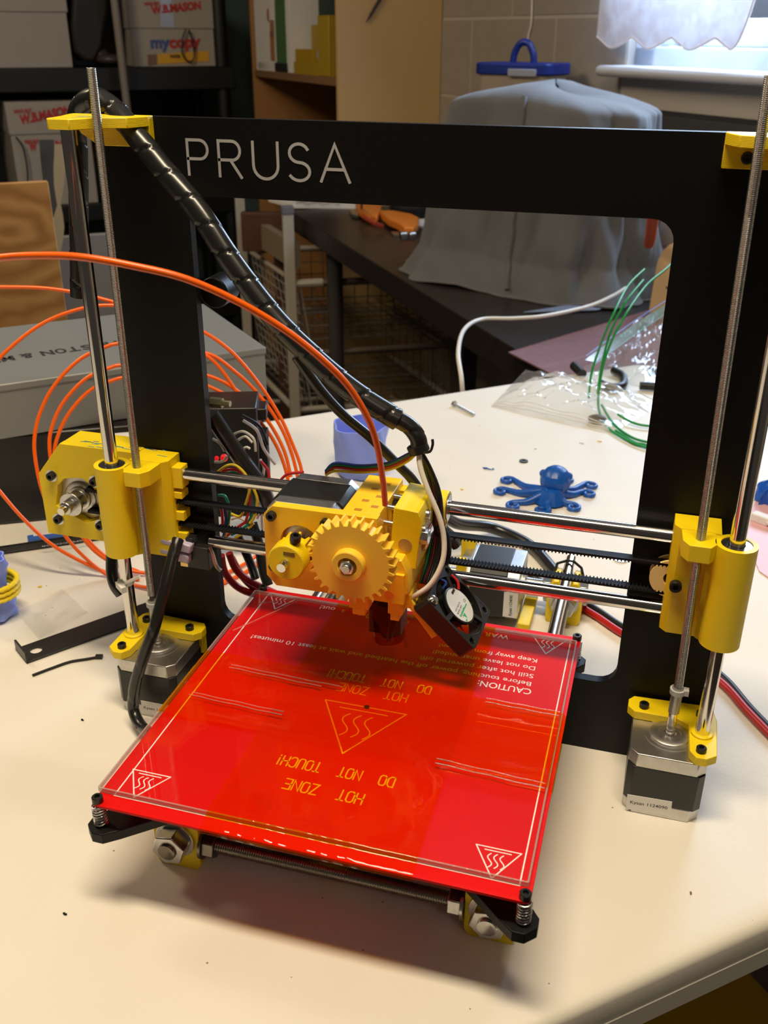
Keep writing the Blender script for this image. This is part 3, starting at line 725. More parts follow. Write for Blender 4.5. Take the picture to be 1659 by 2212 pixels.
# idler lever with bearing and spring bolts
Rl = Matrix.Translation(V(10, -33, 157)) @ Matrix.Rotation(radians(4), 4, 'Y')
m = MB().prism([(-8, -17.5), (7.5, -17.5), (7.8, 13), (5.5, 17.5), (-8, 17.5)], 'y', -17, 17, M=Rl)
idl = p.part('idler_lever', m, mYel, bevel=.5)
p.part('idler_axle', MB().cyl(Rl @ V(0, -17.3, -3.5), Rl @ V(0, -16, -3.5), 3.8, 24), M_('dull_axle_steel', (.50, .38, .16), .5, .6), idl)
p.part('idler_bearing', MB().ringpipe(Rl @ V(0, -7, -3.5) , Rl @ V(0, 3, -3.5), 11.2, 3.6, 32), mSteel, idl, bevel=.5)
p.part('idler_shield', MB().ringpipe(Rl @ V(0, -8, -3.5), Rl @ V(0, -7, -3.5), 10, 4, 28), M_('bearing_shield', (.55, .30, .12), .4, .5), idl)
for y, z in ((-6, 11.5), (-12, 5), (8, 11.5)):
    b = MB().cyl(Rl @ V(-20, y, z), Rl @ V(8, y, z), 1.5, 12); bolt_head(b, Rl @ V(7.6, y, z), (1, 0, -.07), 2.8, 2.2)
    p.part('tension_bolt', b, mZinc, idl)
p.part('tension_nut', MB().prism(circ(-27, 165, 3.2, 6), 'x', -3.4, -.8), mDarkSteel, idl)
p.part('lock_nut', MB().prism(circ(-46, 158, 4.4, 6), 'x', 17.6, 22), mZinc, idl, bevel=.3)
# hot end wrapped in amber tape
m = MB().lathe([(8, 0), (8, 9), (6, 10), (6, 12), (8, 13), (8, 20)], (-4, -33, 106), (0, 0, 1), 28)
he = p.part('hot_end', m, mDarkSteel)
p.part('heater_block', MB().box(-13.5, 5.5, -41, -26, 88, 104).lathe([(1.0, 0), (1.2, 1.2), (5, 5), (5, 9)], (-4, -33, 78.5), (0, 0, 1), 20), M_('brown_heater_block', (.05, .018, .010), .4), he, bevel=.4)
kp = MB()
kp.grid(lambda i, j: V(-4+(11.4-1.2*sin(6*i+4*j))*cos(2*pi*i)*(1-.22*j), -33.5+(9.4+.8*sin(9*i+3*j))*sin(2*pi*i), 108-27*j), 28, 10, closed_u=True)
p.part('tape_wrap', kp, clear('smoky_amber_tape', (.62, .26, .12), .06, 1.5, bump=(60, .3)), he, smooth=80)
p.part('tape_tail', MB().grid(lambda i, j: V(4+5*j+1.5*i, -44+2*i, 112-30*j+3*sin(3*j)), 2, 8), clear('clear_tape_tail', (.85, .78, .76), .05, 1.5), he, smooth=80)

# ---- blower fan on a yellow arm
fc = V(38, -34, 111); fn = V(.704, -.05, .708).normalized(); fx = V(.71, .01, -.70); fx = (fx-fn*fx.dot(fn)).normalized(); fyv = fn.cross(fx)
MF = Matrix(((fx.x, fyv.x, fn.x, fc.x), (fx.y, fyv.y, fn.y, fc.y), (fx.z, fyv.z, fn.z, fc.z), (0, 0, 0, 1)))
def fmap(mb): mb.v = [MF @ q for q in mb.v]; return mb
holes = [circ(0, 0, 18.4, 40)]+[circ(a*16, b*16, 2.0, 12) for a in (-1, 1) for b in (-1, 1)]
fan = p.part('fan_housing', fmap(MB().prism(rrect(-20, 20, -20, 20, 3), 'z', -11, 0, holes=holes)), mBlackPl, bevel=.3)
sp = MB()
for a in (20, 140, 260):
    d = V(cos(radians(a)), sin(radians(a)), 0); sp.obox(d*14.5+V(0, 0, -1), 4.6, 1.3, .9, d, V(-d.y, d.x, 0), V(0, 0, 1))
sp.lathe([(11.6, -1.9), (11.6, -.1), (11.2, .1)], (0, 0, 0), (0, 0, 1), 36)
p.part('fan_strut', fmap(sp), mBlackPl, fan)
for k in range(7):
    a = 2*pi*k/7
    p.part('fan_blade', fmap(MB().grid(lambda i, j: V((9+9*i)*cos(a+.65*j+.15*i), (9+9*i)*sin(a+.65*j+.15*i), -3-6*j), 4, 3)), mBlackPl, fan)
p.part('fan_hub', fmap(MB().cyl((0, 0, -10), (0, 0, -2), 10, 32)), mBlackPl, fan)
p.part('fan_label', fmap(MB().cyl((0, 0, .1), (0, 0, .25), 10.6, 40)), M_('white_fan_label', (.72, .75, .78), .4), fan)
fl = MB(); U_, V_ = V(0, -1, 0), V(1, 0, 0)
def ftext(s, x, y, size, w=None): fl.text(s, size, (x, y, .27), (0, 1, 0), (-1, 0, 0), .01, width=w, bold=.02)
ftext('CE', 2.2, 5.2, 2.4); ftext('MODEL: 4010', 1.5, -8.2, 1.5, 9); ftext('DC 12V 0.08A', 3.4, -8.0, 1.4, 9.5); ftext('HXT 4010 B', -.4, -7.8, 1.4, 9.5); ftext('YD12', 5.2, -6.2, 1.3, 4)
fl.box(-8.2, -6.6, 2.0, 7, .27, .29)
p.part('label_print', fmap(fl), mInk, fan)
fg = MB().prism([(2.9, -6.4), (7.4, -6.2), (5.2, -9.4)], 'z', .27, .3) if False else MB().prism([(7.8, -3.6), (4.6, -2.2), (4.6, -5)], 'z', .27, .30)
fg.prism([(8.6, -5.8), (7.2, -4.6), (7.2, -7)], 'z', .27, .3); fg.ribbon([(3.4, -7.4), (3.4, 5.4)], .8, (0, 0, .27), (1, 0, 0), (0, 1, 0), .03)
p.part('label_emblem', fmap(fg), mGreenInk, fan)
p.part('fan_screw', fmap(MB().lathe([(3.0, 0), (3.0, .8), (2.2, 1.8), (.8, 2.2), (.01, 2.2)], (-16, -16, 0), (0, 0, 1), 20)), mSteel, fan)
p.part('fan_wire', fmap(MB().tube(spline([(-13, 15, .6), (-8, 13, 1.6), (-5, 10, .4)], 6), .8, 8)), mWireR, fan)
p.part('fan_wire', fmap(MB().tube(spline([(-17, 6, -1), (-14, 5, .6), (-13, 2, -2)], 6), .7, 8)), mWireB, fan)
p.part('fan_arm', MB().obox((18, -46, 111), 16, 4.5, 2.2, (.62, -.05, -.78), (0, 1, 0), (.78, 0, .62)).box(6, 14, -52, -38, 115, 124), mYelO, bevel=.5)

# ---- wiring of the printer
def wire(nm, pts, r, mat, n=8, seg=8, parent=None, **k): return p.part(nm, MB().tube(spline(pts, n), r, seg), mat, parent, smooth=80, **k)
# spiral wrapped loom arching from behind the frame to the extruder
lp = [onv(0, 0, 0)]*0
SP = [((172, 640), 22), ((170, 430), 22), ((168, 330), 22), ((165, 265), 20), ((178, 226), 16), ((208, 212), 10), ((245, 235), 2), ((292, 290), -8), ((352, 365), -14), ((428, 455), -20), ((505, 572), -26), ((595, 690), -30),
      ((680, 775), -32), ((760, 843), -32), ((835, 893), -30), ((880, 918), -28), ((902, 945), -28), ((906, 968), -28)]
pth = resample(spline([ony(a, b, y) for (a, b), y in SP], 10), .9)
Ltot = .9*len(pth)
def wrapr(L, k):
    f = (L/17.0+k) % 1.0; base = 6.0 if L < Ltot-22 else 4.6
    if L < 150: base = 5.6
    return base*(.985+.05*f) if f > .055 else base*.86
p.part('spiral_wrapped_loom', MB().tube(pth, 6, 26, rfun=wrapr), mSleeve, smooth=50)
q0 = ony(905, 970, -28)
p.part('loom_tie', MB().ringpipe(q0+V(-1.2, 0, 2.4), q0+V(.4, 0, -1.6), 5.8, 4.2, 20).tube(spline([q0+V(3, -4, 0), q0+V(7, -4, 1), q0+V(8.4, -4, 5), q0+V(8.2, -4, 8)], 5), .8, 6), mBlackPl)
def pw(nm, L, r, mat, **k): return wire(nm, [ony(a, b, y) for a, b, y in L], r, mat, **k)
pw('thin_cable', [(640, 770, -20), (690, 840, -16), (740, 895, -10), (800, 945, -2), (850, 995, 2), (893, 1040, 4), (935, 1110, 8), (985, 1180, 16)], 3.0, mSleeve)
for i, (mt, dy) in enumerate(((mWireB, -8), (mWireG, -5), (mWireR, 0), (mWireY, 6))):
    pw('motor_wire', [(900, 972+i*2, -27), (880, 990+dy, -25), (840, 1008+dy, -22), (780, 1014+dy, -18), (725, 1010+dy*1.2, -14), (704, 1022+dy*.6, -12)], .9, mt)
pw('white_wire', [(905, 975, -30), (908, 1010, -33), (925, 1060, -36), (948, 1115, -38), (959, 1165, -40), (955, 1215, -44), (930, 1262, -48), (897, 1287, -48), (880, 1298, -44)], 1.5, mWhiteW)
for k, (mt, dx) in enumerate(((mWireK, 0), (mWireR, -4), (mWireK, -9), (mWireK, 5), (mWireG, -14))):
    pw('extruder_wire', [(908, 975, -26), (925+dx*.5, 1010, -24), (942+dx, 1060, -22), (948+dx, 1110, -20), (945+dx, 1170, -18), (935+dx, 1220, -22), (922+dx, 1260, -30)], 1.4 if mt is mWireK else 1.0, mt)
p.part('wire_bundle', MB().tube(spline([ony(940, 1130, -16), ony(958, 1170, -14), ony(955, 1210, -12), ony(935, 1240, -12)], 6), 4.5, 12), mBlackSoft)
# sleeve from the endstop down to the bed
SP = [(385, 1165, -22), (374, 1200, -30), (356, 1270, -42), (335, 1350, -52), (308, 1425, -58), (292, 1480, -60), (288, 1530, -60), (305, 1568, -68), (335, 1588, -80), (400, 1610, -96)]
pth = resample(spline([ony(a, b, y) for a, b, y in SP], 10), 1.0)
p.part('sleeved_cable', MB().tube(pth, 3.6, 18, rfun=lambda L, k: (3.7*(.96+.07*((L/26+k) % 1)) if (L/26+k) % 1 > .06 else 3.3)), mSleeve, smooth=50)
# nylon ties on left lift rod
p.part('nylon_tie', MB().ringpipe(ony(272, 1256, -28)+V(0, 0, -1.2), ony(272, 1256, -28)+V(0, 0, 1.2), 5.2, 4.1, 20).obox(ony(262, 1268, -34), 4, 2, 2, (.8, -.5, -.2), (.5, .8, 0), (0, 0, 1)).obox(ony(287, 1252, -34), 6, 1, .8, (.85, 0, .5), (0, 1, 0), (-.5, 0, .85)), mNylon)
p.part('loom_sleeve', MB().tube(spline([ony(243, 1190, 10), ony(242, 1230, 6), ony(248, 1262, 2), ony(262, 1282, 2)], 6), 4.2, 14), mSleeve)
# control electronics behind the left upright
el = p.part('control_board', MB().box(-150, -134, 10, 14, 110, 228), M_('dark_board', (.012, .05, .03), .5))
p.part('connector_block', MB().obox(ony(500, 930, 165), 22, 20, 26, (.94, .34, 0), (-.34, .94, 0), (0, 0, 1)), mBlackPl, el, bevel=1)
p.part('connector_block', MB().obox(ony(512, 888, 175), 24, 10, 5, (.94, .34, 0), (-.34, .94, 0), (0, 0, 1)), mBlackPl, el, bevel=1)
p.part('power_block', MB().obox(ony(508, 1020, 170), 28, 14, 34, (.94, .34, 0), (-.34, .94, 0), (0, 0, 1)), mBlackSoft, el, bevel=1)
p.part('mounting_screw', MB().cyl(ony(455, 868, 14), ony(455, 868, 14)+V(8, 0, 0), 3.2, 6).cyl(ony(455, 868, 14)+V(8, 0, 0), ony(455, 868, 14)+V(13, 0, 0), 2, 8), M_('dull_brass', (.35, .33, .2), .35, .8), el)
p.part('status_light', MB().ball(ony(484, 989, 40), 2.6, seg=10, rings=6).ball(ony(468, 990, 40), 1.6, seg=8, rings=5).ball(ony(510, 998, 40), 1.5, seg=8, rings=5), M_('red_led', (.6, .01, .02), .4, emit=(1, .01, .02, .5)), el)
pw('loom_tube', [(455, 895, 18), (485, 940, 22), (520, 990, 26), (560, 1045, 28), (580, 1090, 30)], 5.4, mSleeve)
EW = [(mWhiteW, [(500, 940, 40), (525, 932, 36), (548, 948, 34), (552, 975, 34)]), (mWhiteW, [(512, 952, 38), (530, 943, 34), (545, 956, 32)]), (mWhiteW, [(460, 948, 24), (475, 958, 22), (485, 975, 22)]),
      (mWhiteW, [(462, 998, 24), (480, 997, 24), (492, 985, 26)]), (mWhiteW, [(522, 972, 34), (532, 966, 32), (540, 970, 32)]),
      (mWhiteW, [(562, 992, 40), (570, 1010, 40), (568, 1030, 40)]), (mNylon, [(525, 908, 40), (555, 930, 40), (570, 970, 42), (595, 1003, 44)]), (mWireK, [(523, 897, 40), (560, 920, 40), (578, 960, 42)]),
      (mWireY, [(470, 1020, 22), (490, 1006, 20), (510, 1006, 20), (530, 1025, 20), (540, 1050, 20), (532, 1085, 20), (520, 1115, 22), (500, 1110, 24)]),
      (mWireR, [(475, 1022, 24), (495, 1014, 22), (520, 1020, 22), (536, 1050, 22), (540, 1090, 22), (530, 1130, 24)]),
      (mWireG, [(480, 1028, 25), (500, 1020, 24), (525, 1030, 24), (545, 1060, 24), (548, 1100, 24), (535, 1132, 24)]),
      (mWireB, [(480, 1024, 26), (505, 1015, 26), (530, 1040, 26), (543, 1070, 26), (540, 1110, 26)]), (mWireY, [(545, 1050, 22), (556, 1080, 22), (550, 1115, 22), (540, 1130, 22)]),
      (mWireR, [(563, 996, 36), (578, 1015, 36), (582, 1035, 34)]), (mWireR, [(600, 1045, 30), (620, 1025, 30), (655, 1020, 28)]),
      (mWireG, [(472, 1070, 18), (486, 1072, 16), (495, 1095, 16), (494, 1125, 18), (482, 1160, 20)]), (mWireR, [(474, 1085, 18), (480, 1110, 18), (481, 1150, 18)]), (mWireB, [(484, 1090, 18), (488, 1120, 18), (484, 1155, 18)]),
      (mWireY, [(490, 1090, 19), (494, 1130, 19), (486, 1160, 19)]), (mWireG, [(500, 1155, 22), (520, 1145, 22), (540, 1130, 24)]), (mWireR, [(490, 1158, 22), (512, 1140, 22), (535, 1125, 24)]), (mWireY, [(508, 1162, 22), (530, 1148, 22), (548, 1130, 24)]),
      (mWhiteW, [(555, 1090, 30), (562, 1100, 30), (556, 1120, 30)]), (mWhiteW, [(565, 1105, 30), (566, 1130, 30), (568, 1160, 30)]), (mWhiteW, [(500, 1122, 26), (515, 1118, 26), (530, 1126, 26)])]
for mt, L in EW: pw('control_wire', L, 1.0 if mt is not mWhiteW else .85, mt, parent=el, n=6, seg=6)
for L in ([(478, 1200, 34), (488, 1240, 38), (525, 1275, 42), (600, 1296, 44), (660, 1320, 44)], [(495, 1195, 36), (510, 1230, 38), (540, 1256, 40), (590, 1280, 42), (650, 1310, 42)], [(500, 1205, 38), (520, 1240, 42), (550, 1270, 46), (600, 1290, 48), (660, 1315, 48)]): pw('bed_power_wire', L, 2.6, mWireR)
pw('black_lead', [(545, 1130, 40), (560, 1180, 36), (568, 1230, 30), (580, 1265, 26)], 3.6, mSleeve)
pw('black_lead', [(515, 1160, 44), (540, 1215, 40), (552, 1250, 34)], 3.0, mSleeve)
for k, mt in enumerate((mWhiteW, mWireB, mWireY, mWireK, mNylon, mWireB, mWireY)):
    wire('ribbon_lead', [V(-78+k*4, 40, 30), V(-74+k*4.5, 46, 42), V(-70+k*4.5, 60, 40)], 1.1, mt)
wire('bed_motor_lead', [ony(375, 1283, 10), ony(420, 1280, 9), ony(468, 1296, 9)], .9, mWhiteW)
# ================================================================== THINGS ON THE TABLE
# orange filament : loose coil leaning behind the printer, one strand arching over to the extruder
f = Thing('filament_coil', 'loose coil of bright orange plastic filament feeding the extruder', 'filament', onz(230, 1240, 0))
def camdepth(px, py, d):
    r = ray(px, py); return CAM + r*d
A1 = [(-260, 640, 430), (-120, 580, 405), (0, 557, 392), (100, 552, 384), (180, 556, 380), (280, 573, 380), (400, 602, 385), (520, 655, 395), (620, 716, 405), (700, 780, 415), (755, 838, 425), (795, 905, 435), (815, 965, 445), (826, 1030, 458), (829, 1052, 462), (832, 1090, 470)]
A1[-2] = A1[-2]
pts = [camdepth(*a) for a in A1]
f.part('strand', MB().tube(spline(pts, 10), 1.5, 12), mOrange, smooth=80)
# coil plane: stands on the table behind the left upright, leaning back on the box
P0 = onz(240, 1245, 1.5); CN = V(-.30, .86, .55).normalized()
CN = V(.42, -.78, .30).normalized()
def cpl(px, py, off=0.0):
    d = ray(px, py); q = CAM + d*(CN.dot(P0-CAM)/CN.dot(d)) + CN*off
    return q if q.z > 1.6 else onz(px, py, 1.6+abs(off))
C_ = [[(0, 620), (90, 622), (170, 633), (245, 652), (330, 672), (430, 712), (500, 760), (560, 830), (605, 900), (632, 960), (650, 1010), (655, 1060)],
      [(665, 1085), (640, 1110), (600, 1160), (545, 1228), (470, 1265)],
      [(-70, 900), (-20, 800), (30, 745), (100, 695), (180, 666), (250, 660), (340, 672), (430, 715)],
      [(240, 745), (175, 775), (120, 830), (88, 890), (75, 950), (80, 1010), (97, 1075), (130, 1140), (175, 1195), (240, 1245), (330, 1270), (440, 1255), (540, 1210), (600, 1150)],
      [(240, 745), (330, 735), (440, 765), (500, 830), (535, 900), (548, 960)],
      [(250, 790), (190, 815), (140, 865), (113, 920), (107, 970), (120, 1040), (140, 1095), (185, 1160), (235, 1207), (300, 1235)],
      [(250, 790), (340, 780), (440, 762), (510, 805), (565, 860), (605, 920), (630, 980), (645, 1040)],
      [(255, 818), (200, 840), (155, 885), (128, 935), (118, 985), (130, 1060), (160, 1130), (205, 1190), (270, 1228), (330, 1240)],
      [(255, 818), (350, 800), (450, 812), (520, 850), (575, 905), (612, 970), (628, 1030)],
      [(440, 830), (500, 860), (560, 910), (600, 970), (622, 1040), (620, 1090)],
      [(-120, 900), (-60, 985), (0, 1062), (50, 1120), (110, 1175), (180, 1215), (240, 1240), (300, 1252)],
      [(575, 1205), (540, 1230), (500, 1250), (455, 1262)]]
for i, L in enumerate(C_):
    f.part('coil_turn', MB().tube(spline([cpl(a, b, .6*(i % 5)) for a, b in L], 9), 1.5, 10), mOrange, smooth=80)

# silver lettered box on a black box
bl = Thing('storage_box', 'long silver-grey lidded box lying on the black box, lettering upside down', 'box', (-330, 380, 86))
A = V(-227, 328, 0); da = V(-.72, -.694, 0).normalized(); db = V(-.694, .72, 0); db = (db-da*db.dot(da)).normalized()
mBoxG = M_('silver_grey_card', (.225, .235, .235), .42, .15, noise=(6, (.20, .21, .205), .6), bump=('noise', 60, .12))
def abbox(mb, a0, a1, b0, b1, z0, z1): return mb.obox(A+da*((a0+a1)/2)+db*((b0+b1)/2)+V(0, 0, (z0+z1)/2), (a1-a0)/2, (b1-b0)/2, (z1-z0)/2, da, db, V(0, 0, 1))
bl.part('box_body', abbox(MB(), 1.2, 338.8, 1.2, 183.8, 86.2, 131), mBoxG, bevel=1)
lid = bl.part('box_lid', abbox(MB(), 0, 340, 0, 185, 128, 135), mBoxG, bevel=1.6)
txo = onz(262, 722, 135.2); ux = -(-da); ux = V(-da.x, -da.y, 0)
# lettering runs towards the camera's left, upside down
pH, pN = onz(238, 738, 135.1), onz(98, 758, 135.1); tdir = (pN-pH).normalized(); adv = (pN-pH).length/5; tup = V(tdir.y, -tdir.x, 0)
if tup.y > 0: tup = -tup
ltr = MB()
for k, chh in enumerate('JOHNSTON & MURPHY'):
    if chh != ' ': ltr.text(chh, adv*1.75, pH+tdir*(adv*((k-2) if k < 8 else (k-2.5) if k == 9 else k-3.1)), tdir, tup, .05, align='CENTER', width=adv*(.95 if chh in 'MN&H' else .86), bold=adv*.06)
bl.part('lettering', ltr, mInk, lid)
kb = Thing('black_case', 'flat black case standing under the silver-grey box', 'case', (-340, 260, 0))
a2 = V(-.86, -.5, 0).normalized(); b2 = V(-.5, .86, 0); C0 = onz(300, 1105, 0)
mCase = M_('black_case_plastic', (.007, .006, .006), .35)
kb.part('case_body', MB().obox(C0+a2*160+b2*115+V(0, 0, 43), 175, 115, 43, a2, b2, V(0, 0, 1)), mCase, bevel=3)
kb.part('case_label', MB().obox(ony(267, 940, 215)*0+onz(264, 940, 86.3), 13, 6, .15, (-a2*.95+V(0, 0, 0)), b2, V(0, 0, 1)), mLabel)
kb.part('label_print', MB().text('POWER', 4, onz(283, 943, 86.6), a2, -b2, .02, width=20), mInk)

# pencils in front of the case
pc = (onz(20, 1186, 3.5), onz(232, 1155, 3.5)); d = (pc[1]-pc[0]).normalized()
pen = Thing('coloured_pencil', 'black coloured pencil lying nearest along the foot of the black case', 'pencil', (pc[0]+pc[1])*.5-V(0, 0, 3.5), 'pencils by the case')
pen.part('pencil_barrel', MB().cyl(pc[0]-d*60, pc[1], 3.6, 6), mBlackPl)
pen.part('lettering', MB().text('PRISMACOLOR', 3.4, onz(200, 1163, 7.3), -d, V(d.y, -d.x, 0) if False else V(-d.y*-1, -d.x, 0), .05, width=42), M_('silver_print', (.6, .6, .62), .4))
q = (onz(60, 1165, 3.5), onz(232, 1140, 3.5)); dd = (q[1]-q[0]).normalized()
pen2 = Thing('coloured_pencil', 'blue and white striped pencil lying just behind the black pencil', 'pencil', (q[0]+q[1])*.5-V(0, 0, 3.5), 'pencils by the case')
pen2.part('pencil_barrel', MB().cyl(q[0], q[1]+dd*20, 3.4, 6), M_('blue_pencil', (.03, .13, .55), .35))
pen2.part('stripe', MB().cyl(q[0]+dd*5+V(0, 0, 1.4), q[0]+dd*30+V(0, 0, 1.4), 2.5, 6), mLabel)

# blue translucent vase with yellow bangles at the left edge
vb = onz(-6, 1330, 0)
vs = Thing('twisted_vase', 'pale blue twisted printed vase at the left edge, wearing yellow bangles', 'vase', vb)
def twist(n, amp, tw): return lambda a, h: 1+amp*cos(n*(a+tw*h))
vs.part('vase_body', MB().lathe([(11, 0), (15, 3), (15.5, 10), (12.5, 20), (11, 27), (12, 36), (14, 44), (13, 50), (11.8, 50), (11, 40), (.1, 38)], vb, (0, 0, 1), 60, twist(6, .10, .05)), mBlueT, smooth=60)
for k in range(3):
    bang = MB(); c = vb+V(2, 0, 22+k*4.3)
    bang.grid(lambda i, j: c+V((17.2+2.1*cos(2*pi*j))*cos(2*pi*i), (17.2+2.1*cos(2*pi*j))*sin(2*pi*i), 2.1*sin(2*pi*j)+.35*sin(2*pi*i*26)), 78, 8, closed_u=True)
    single('printed_bangle', ['lowest of the three yellow bangles on the left vase', 'middle one of the three yellow bangles on the left vase', 'topmost of the three yellow bangles on the left vase'][k], 'bangle', bang, mYel, 'yellow bangles on the vase', smooth=60)
# second vase behind the printer
vb = onz(780, 1022, 0)
vs = Thing('twisted_vase', 'periwinkle blue twisted printed vase standing behind the extruder', 'vase', vb)
vs.part('vase_body', MB().lathe([(20, 0), (23, 4), (25, 18), (26, 34), (27, 48), (27.5, 53), (25.6, 53), (24.5, 40), (22, 8), (.1, 6)], vb, (0, 0, 1), 72, twist(5, .075, .022)), mBlueT, smooth=60)

# black angle strip and cable tie
s0 = onz(34, 1405, 0); s1 = onz(280, 1318, 0); d = (s1-s0).normalized(); qn = V(-d.y, d.x, 0)
an = Thing('angle_strip', 'long black metal strip with a round hole and bent end', 'bracket', s0)
L = (s1-s0).length+30; w = 22
Mx = Matrix(((d.x, -qn.x, 0, s0.x), (d.y, -qn.y, 0, s0.y), (0, 0, 1, 0), (0, 0, 0, 1)))
an.part('flat_bar', MB().prism([(0, 0), (L, 0), (L, w), (0, w)], 'z', .2, 1.8, holes=[circ(11, w*.5, 4.3, 20)], M=Mx), mBlackPl, bevel=.2)
an.part('bent_lip', MB().box(0, 1.6, 0, w, .2, 9, Mx), mBlackPl, bevel=.3)
ct = [onz(70, 1459, 1), onz(110, 1444, 1), onz(150, 1430, 1), (onz(185, 1424, 1)), onz(214, 1419, 1)]
single('cable_tie', 'short black cable tie lying bent on the table beside the strip', 'cable tie', MB().tube(spline(ct, 5), 1.0, 8).obox(ct[-1], 2.4, 1.7, 1.2, (1, .3, 0), (-.3, 1, 0), (0, 0, 1)), mBlackPl)
mFilm = clear('thin_clear_bag', (.93, .93, .93), .12, 1.45, milk=.10, bump=(60, .5))
zb = [onz(35, 1325, .6), onz(135, 1276, .6), onz(190, 1325, .6), onz(85, 1382, .6)]
single('small_clear_bag', 'small flat clear bag lying behind the black strip', 'bag', MB().grid(lambda i, j: (zb[0].lerp(zb[1], i)).lerp(zb[3].lerp(zb[2], i), j)+V(0, 0, 1.4+1.0*sin(7*i+5*j)*sin(9*j)), 16, 16), mFilm, smooth=80)

# octopus
ob = onz(1188, 1085, 0)
oc = Thing('toy_octopus', 'deep blue printed toy octopus with curled arms on the white table', 'toy', ob)
hd = MB().ball(ob+V(2, 14, 17), 15, 15.5, 15, seg=14, rings=9); hd.lathe([(16, 0), (13, 6), (9, 12)], ob+V(0, 0, 2), (0, 0, 1), 14)
oc.part('head', hd, mBlue, smooth=20)
for sx in (-1, 1): oc.part('eye', MB().ball(ob+V(2+sx*12, 16, 22), 4, 4, 4, seg=12, rings=8), mBlue, smooth=60)
for px, py, cur in ((1086, 1062, 1), (1105, 1092, 1), (1183, 1108, -1), (1241, 1096, -1), (1262, 1067, -1), (1105, 1040, 1), (1212, 1040, -1), (1265, 1050, -1)):
    e = onz(px, py, 0); e = V(e.x, e.y, 0); r = (e-ob); Lr = r.length; r.normalize(); s = V(-r.y, r.x, 0)*cur
    pts = [ob+r*3+V(0, 0, 11), ob+r*(Lr*.35)+V(0, 0, 6.5), ob+r*(Lr*.62)+s*1+V(0, 0, 3), ob+r*(Lr*.85)+V(0, 0, 2.6)]
    c = e+s*1
    for k in range(9):
        a = k*.75; R_ = 6.9-.5*k; pts.append(e+r*(R_*sin(a))+s*(6-R_*cos(a))+V(0, 0, 2.5))
    n = len(spline(pts, 4)); rad = [4.4-2.6*min(1, (i/n)*2.2) for i in range(n)]
    oc.part('arm', MB().tube(spline(pts, 4), rad, 10), mBlue, smooth=60)

# small hardware
b0, b1 = onz(980, 872, 3), onz(1024, 896, 2.2); d = (b1-b0).normalized()
bo = Thing('machine_bolt', 'zinc hex-head bolt lying near the far table edge', 'bolt', b0-V(0, 0, 3))
bo.part('bolt_head', MB().cyl(b0, b0+d*3.5, 4.2, 6), mZinc, bevel=.4); bo.part('bolt_shank', threaded(MB(), b0+d*3.5, b1, 1.9, .9, 10), mZinc, smooth=60)
def flatring(nm, label, px, py, ro, ri, mat): single(nm, label, 'washer', MB().ringpipe(onz(px, py, .1), onz(px, py, .1)+V(0, 0, 1.2), ro, ri, 24), mat)
flatring('flat_washer', 'dark steel washer lying on the table behind the octopus', 1131, 997, 4.6, 1.9, mDarkSteel)
flatring('flat_washer', 'bright zinc washer on the table beside the right upright', 1341, 1209, 6, 2.6, mZinc)
rr = random.Random(3)
def crumb(label, px, py, r, mat, n=5, nm='plastic_scrap', cat='scrap'):
    m = MB(); c = onz(px, py, 0)
    for k in range(n):
        a = rr.random()*6.28; m.tube(spline([c+V(cos(a+j)*r*rr.random()*1.5+k*r*.7, sin(a+j*.8)*r*.5, .5+rr.random()*r*.25) for j in range(4)], 3), .45, 5)
    single(nm, label, cat, m, mat)
crumb('curled blue plastic shaving left of the octopus', 1047, 1013, 3.0, mBlue)
crumb('yellow plastic crumb near the clear bags', 1293, 954, 1.7, mYel, 3)
crumb('small white plastic chip by the yellow crumb', 1252, 958, 1.6, mNylon, 3)
crumb('faint yellow shaving in front of the octopus toy', 998, 1058, 1.6, mYel, 2)
crumb('yellow crumb on the table between the left vase and printer', 85, 1268, 1.5, mYel, 3)
crumb('tiny black fleck left of the heated bed', 178, 1556, 1.0, mBlackPl, 2)
crumb('tiny black fleck near the bed corner', 140, 1975, .6, mBlackPl, 2)
crumb('small grey chip beside the dark washer', 1155, 970, 1.0, mNylon, 2)
crumb('short brown hair on the table at lower right', 1493, 1932, 1.5, M_('brown_fibre', (.25, .15, .08), .7), 1)

# thick black cables behind the printer, red/black power lead to the right
def cable(nm, label, L, r, mat, cat='cable', z=None): return single(nm, label, cat, MB().tube(spline([onz(a, b, zz) for a, b, zz in L], 10), r, 12), mat, smooth=80)
cable('power_cable', 'thick black cable looping on the table behind the belt', [(930, 1090, 60), (985, 1130, 30), (1060, 1140, 10), (1140, 1175, 5.5), (1190, 1225, 5), (1215, 1262, 5)], 5, mSleeve)
cable('thin_black_cable', 'thinner black cable running below the thick one behind the belt', [(960, 1140, 40), (1010, 1180, 12), (1070, 1205, 3.5), (1130, 1235, 3.2), (1180, 1262, 3.2)], 3, mSleeve)
for k, (mt, dz, nm, lb) in enumerate(((mWireK, 0, 'power_lead', 'black half of the twin power lead curving off to the right'), (mWireR, 4.5, 'power_lead', 'red half of the twin power lead curving off to the right'))):
    o = k*14
    cable(nm, lb, [(1235, 1285+o, 3), (1290, 1318+o, 3), (1360, 1362+o, 3), (1470, 1400+o, 3), (1560, 1462+o, 3), (1620, 1530+o*.8, 3), (1700, 1610+o*.8, 3), (1800, 1690+o, 3)], 2.8, mt)

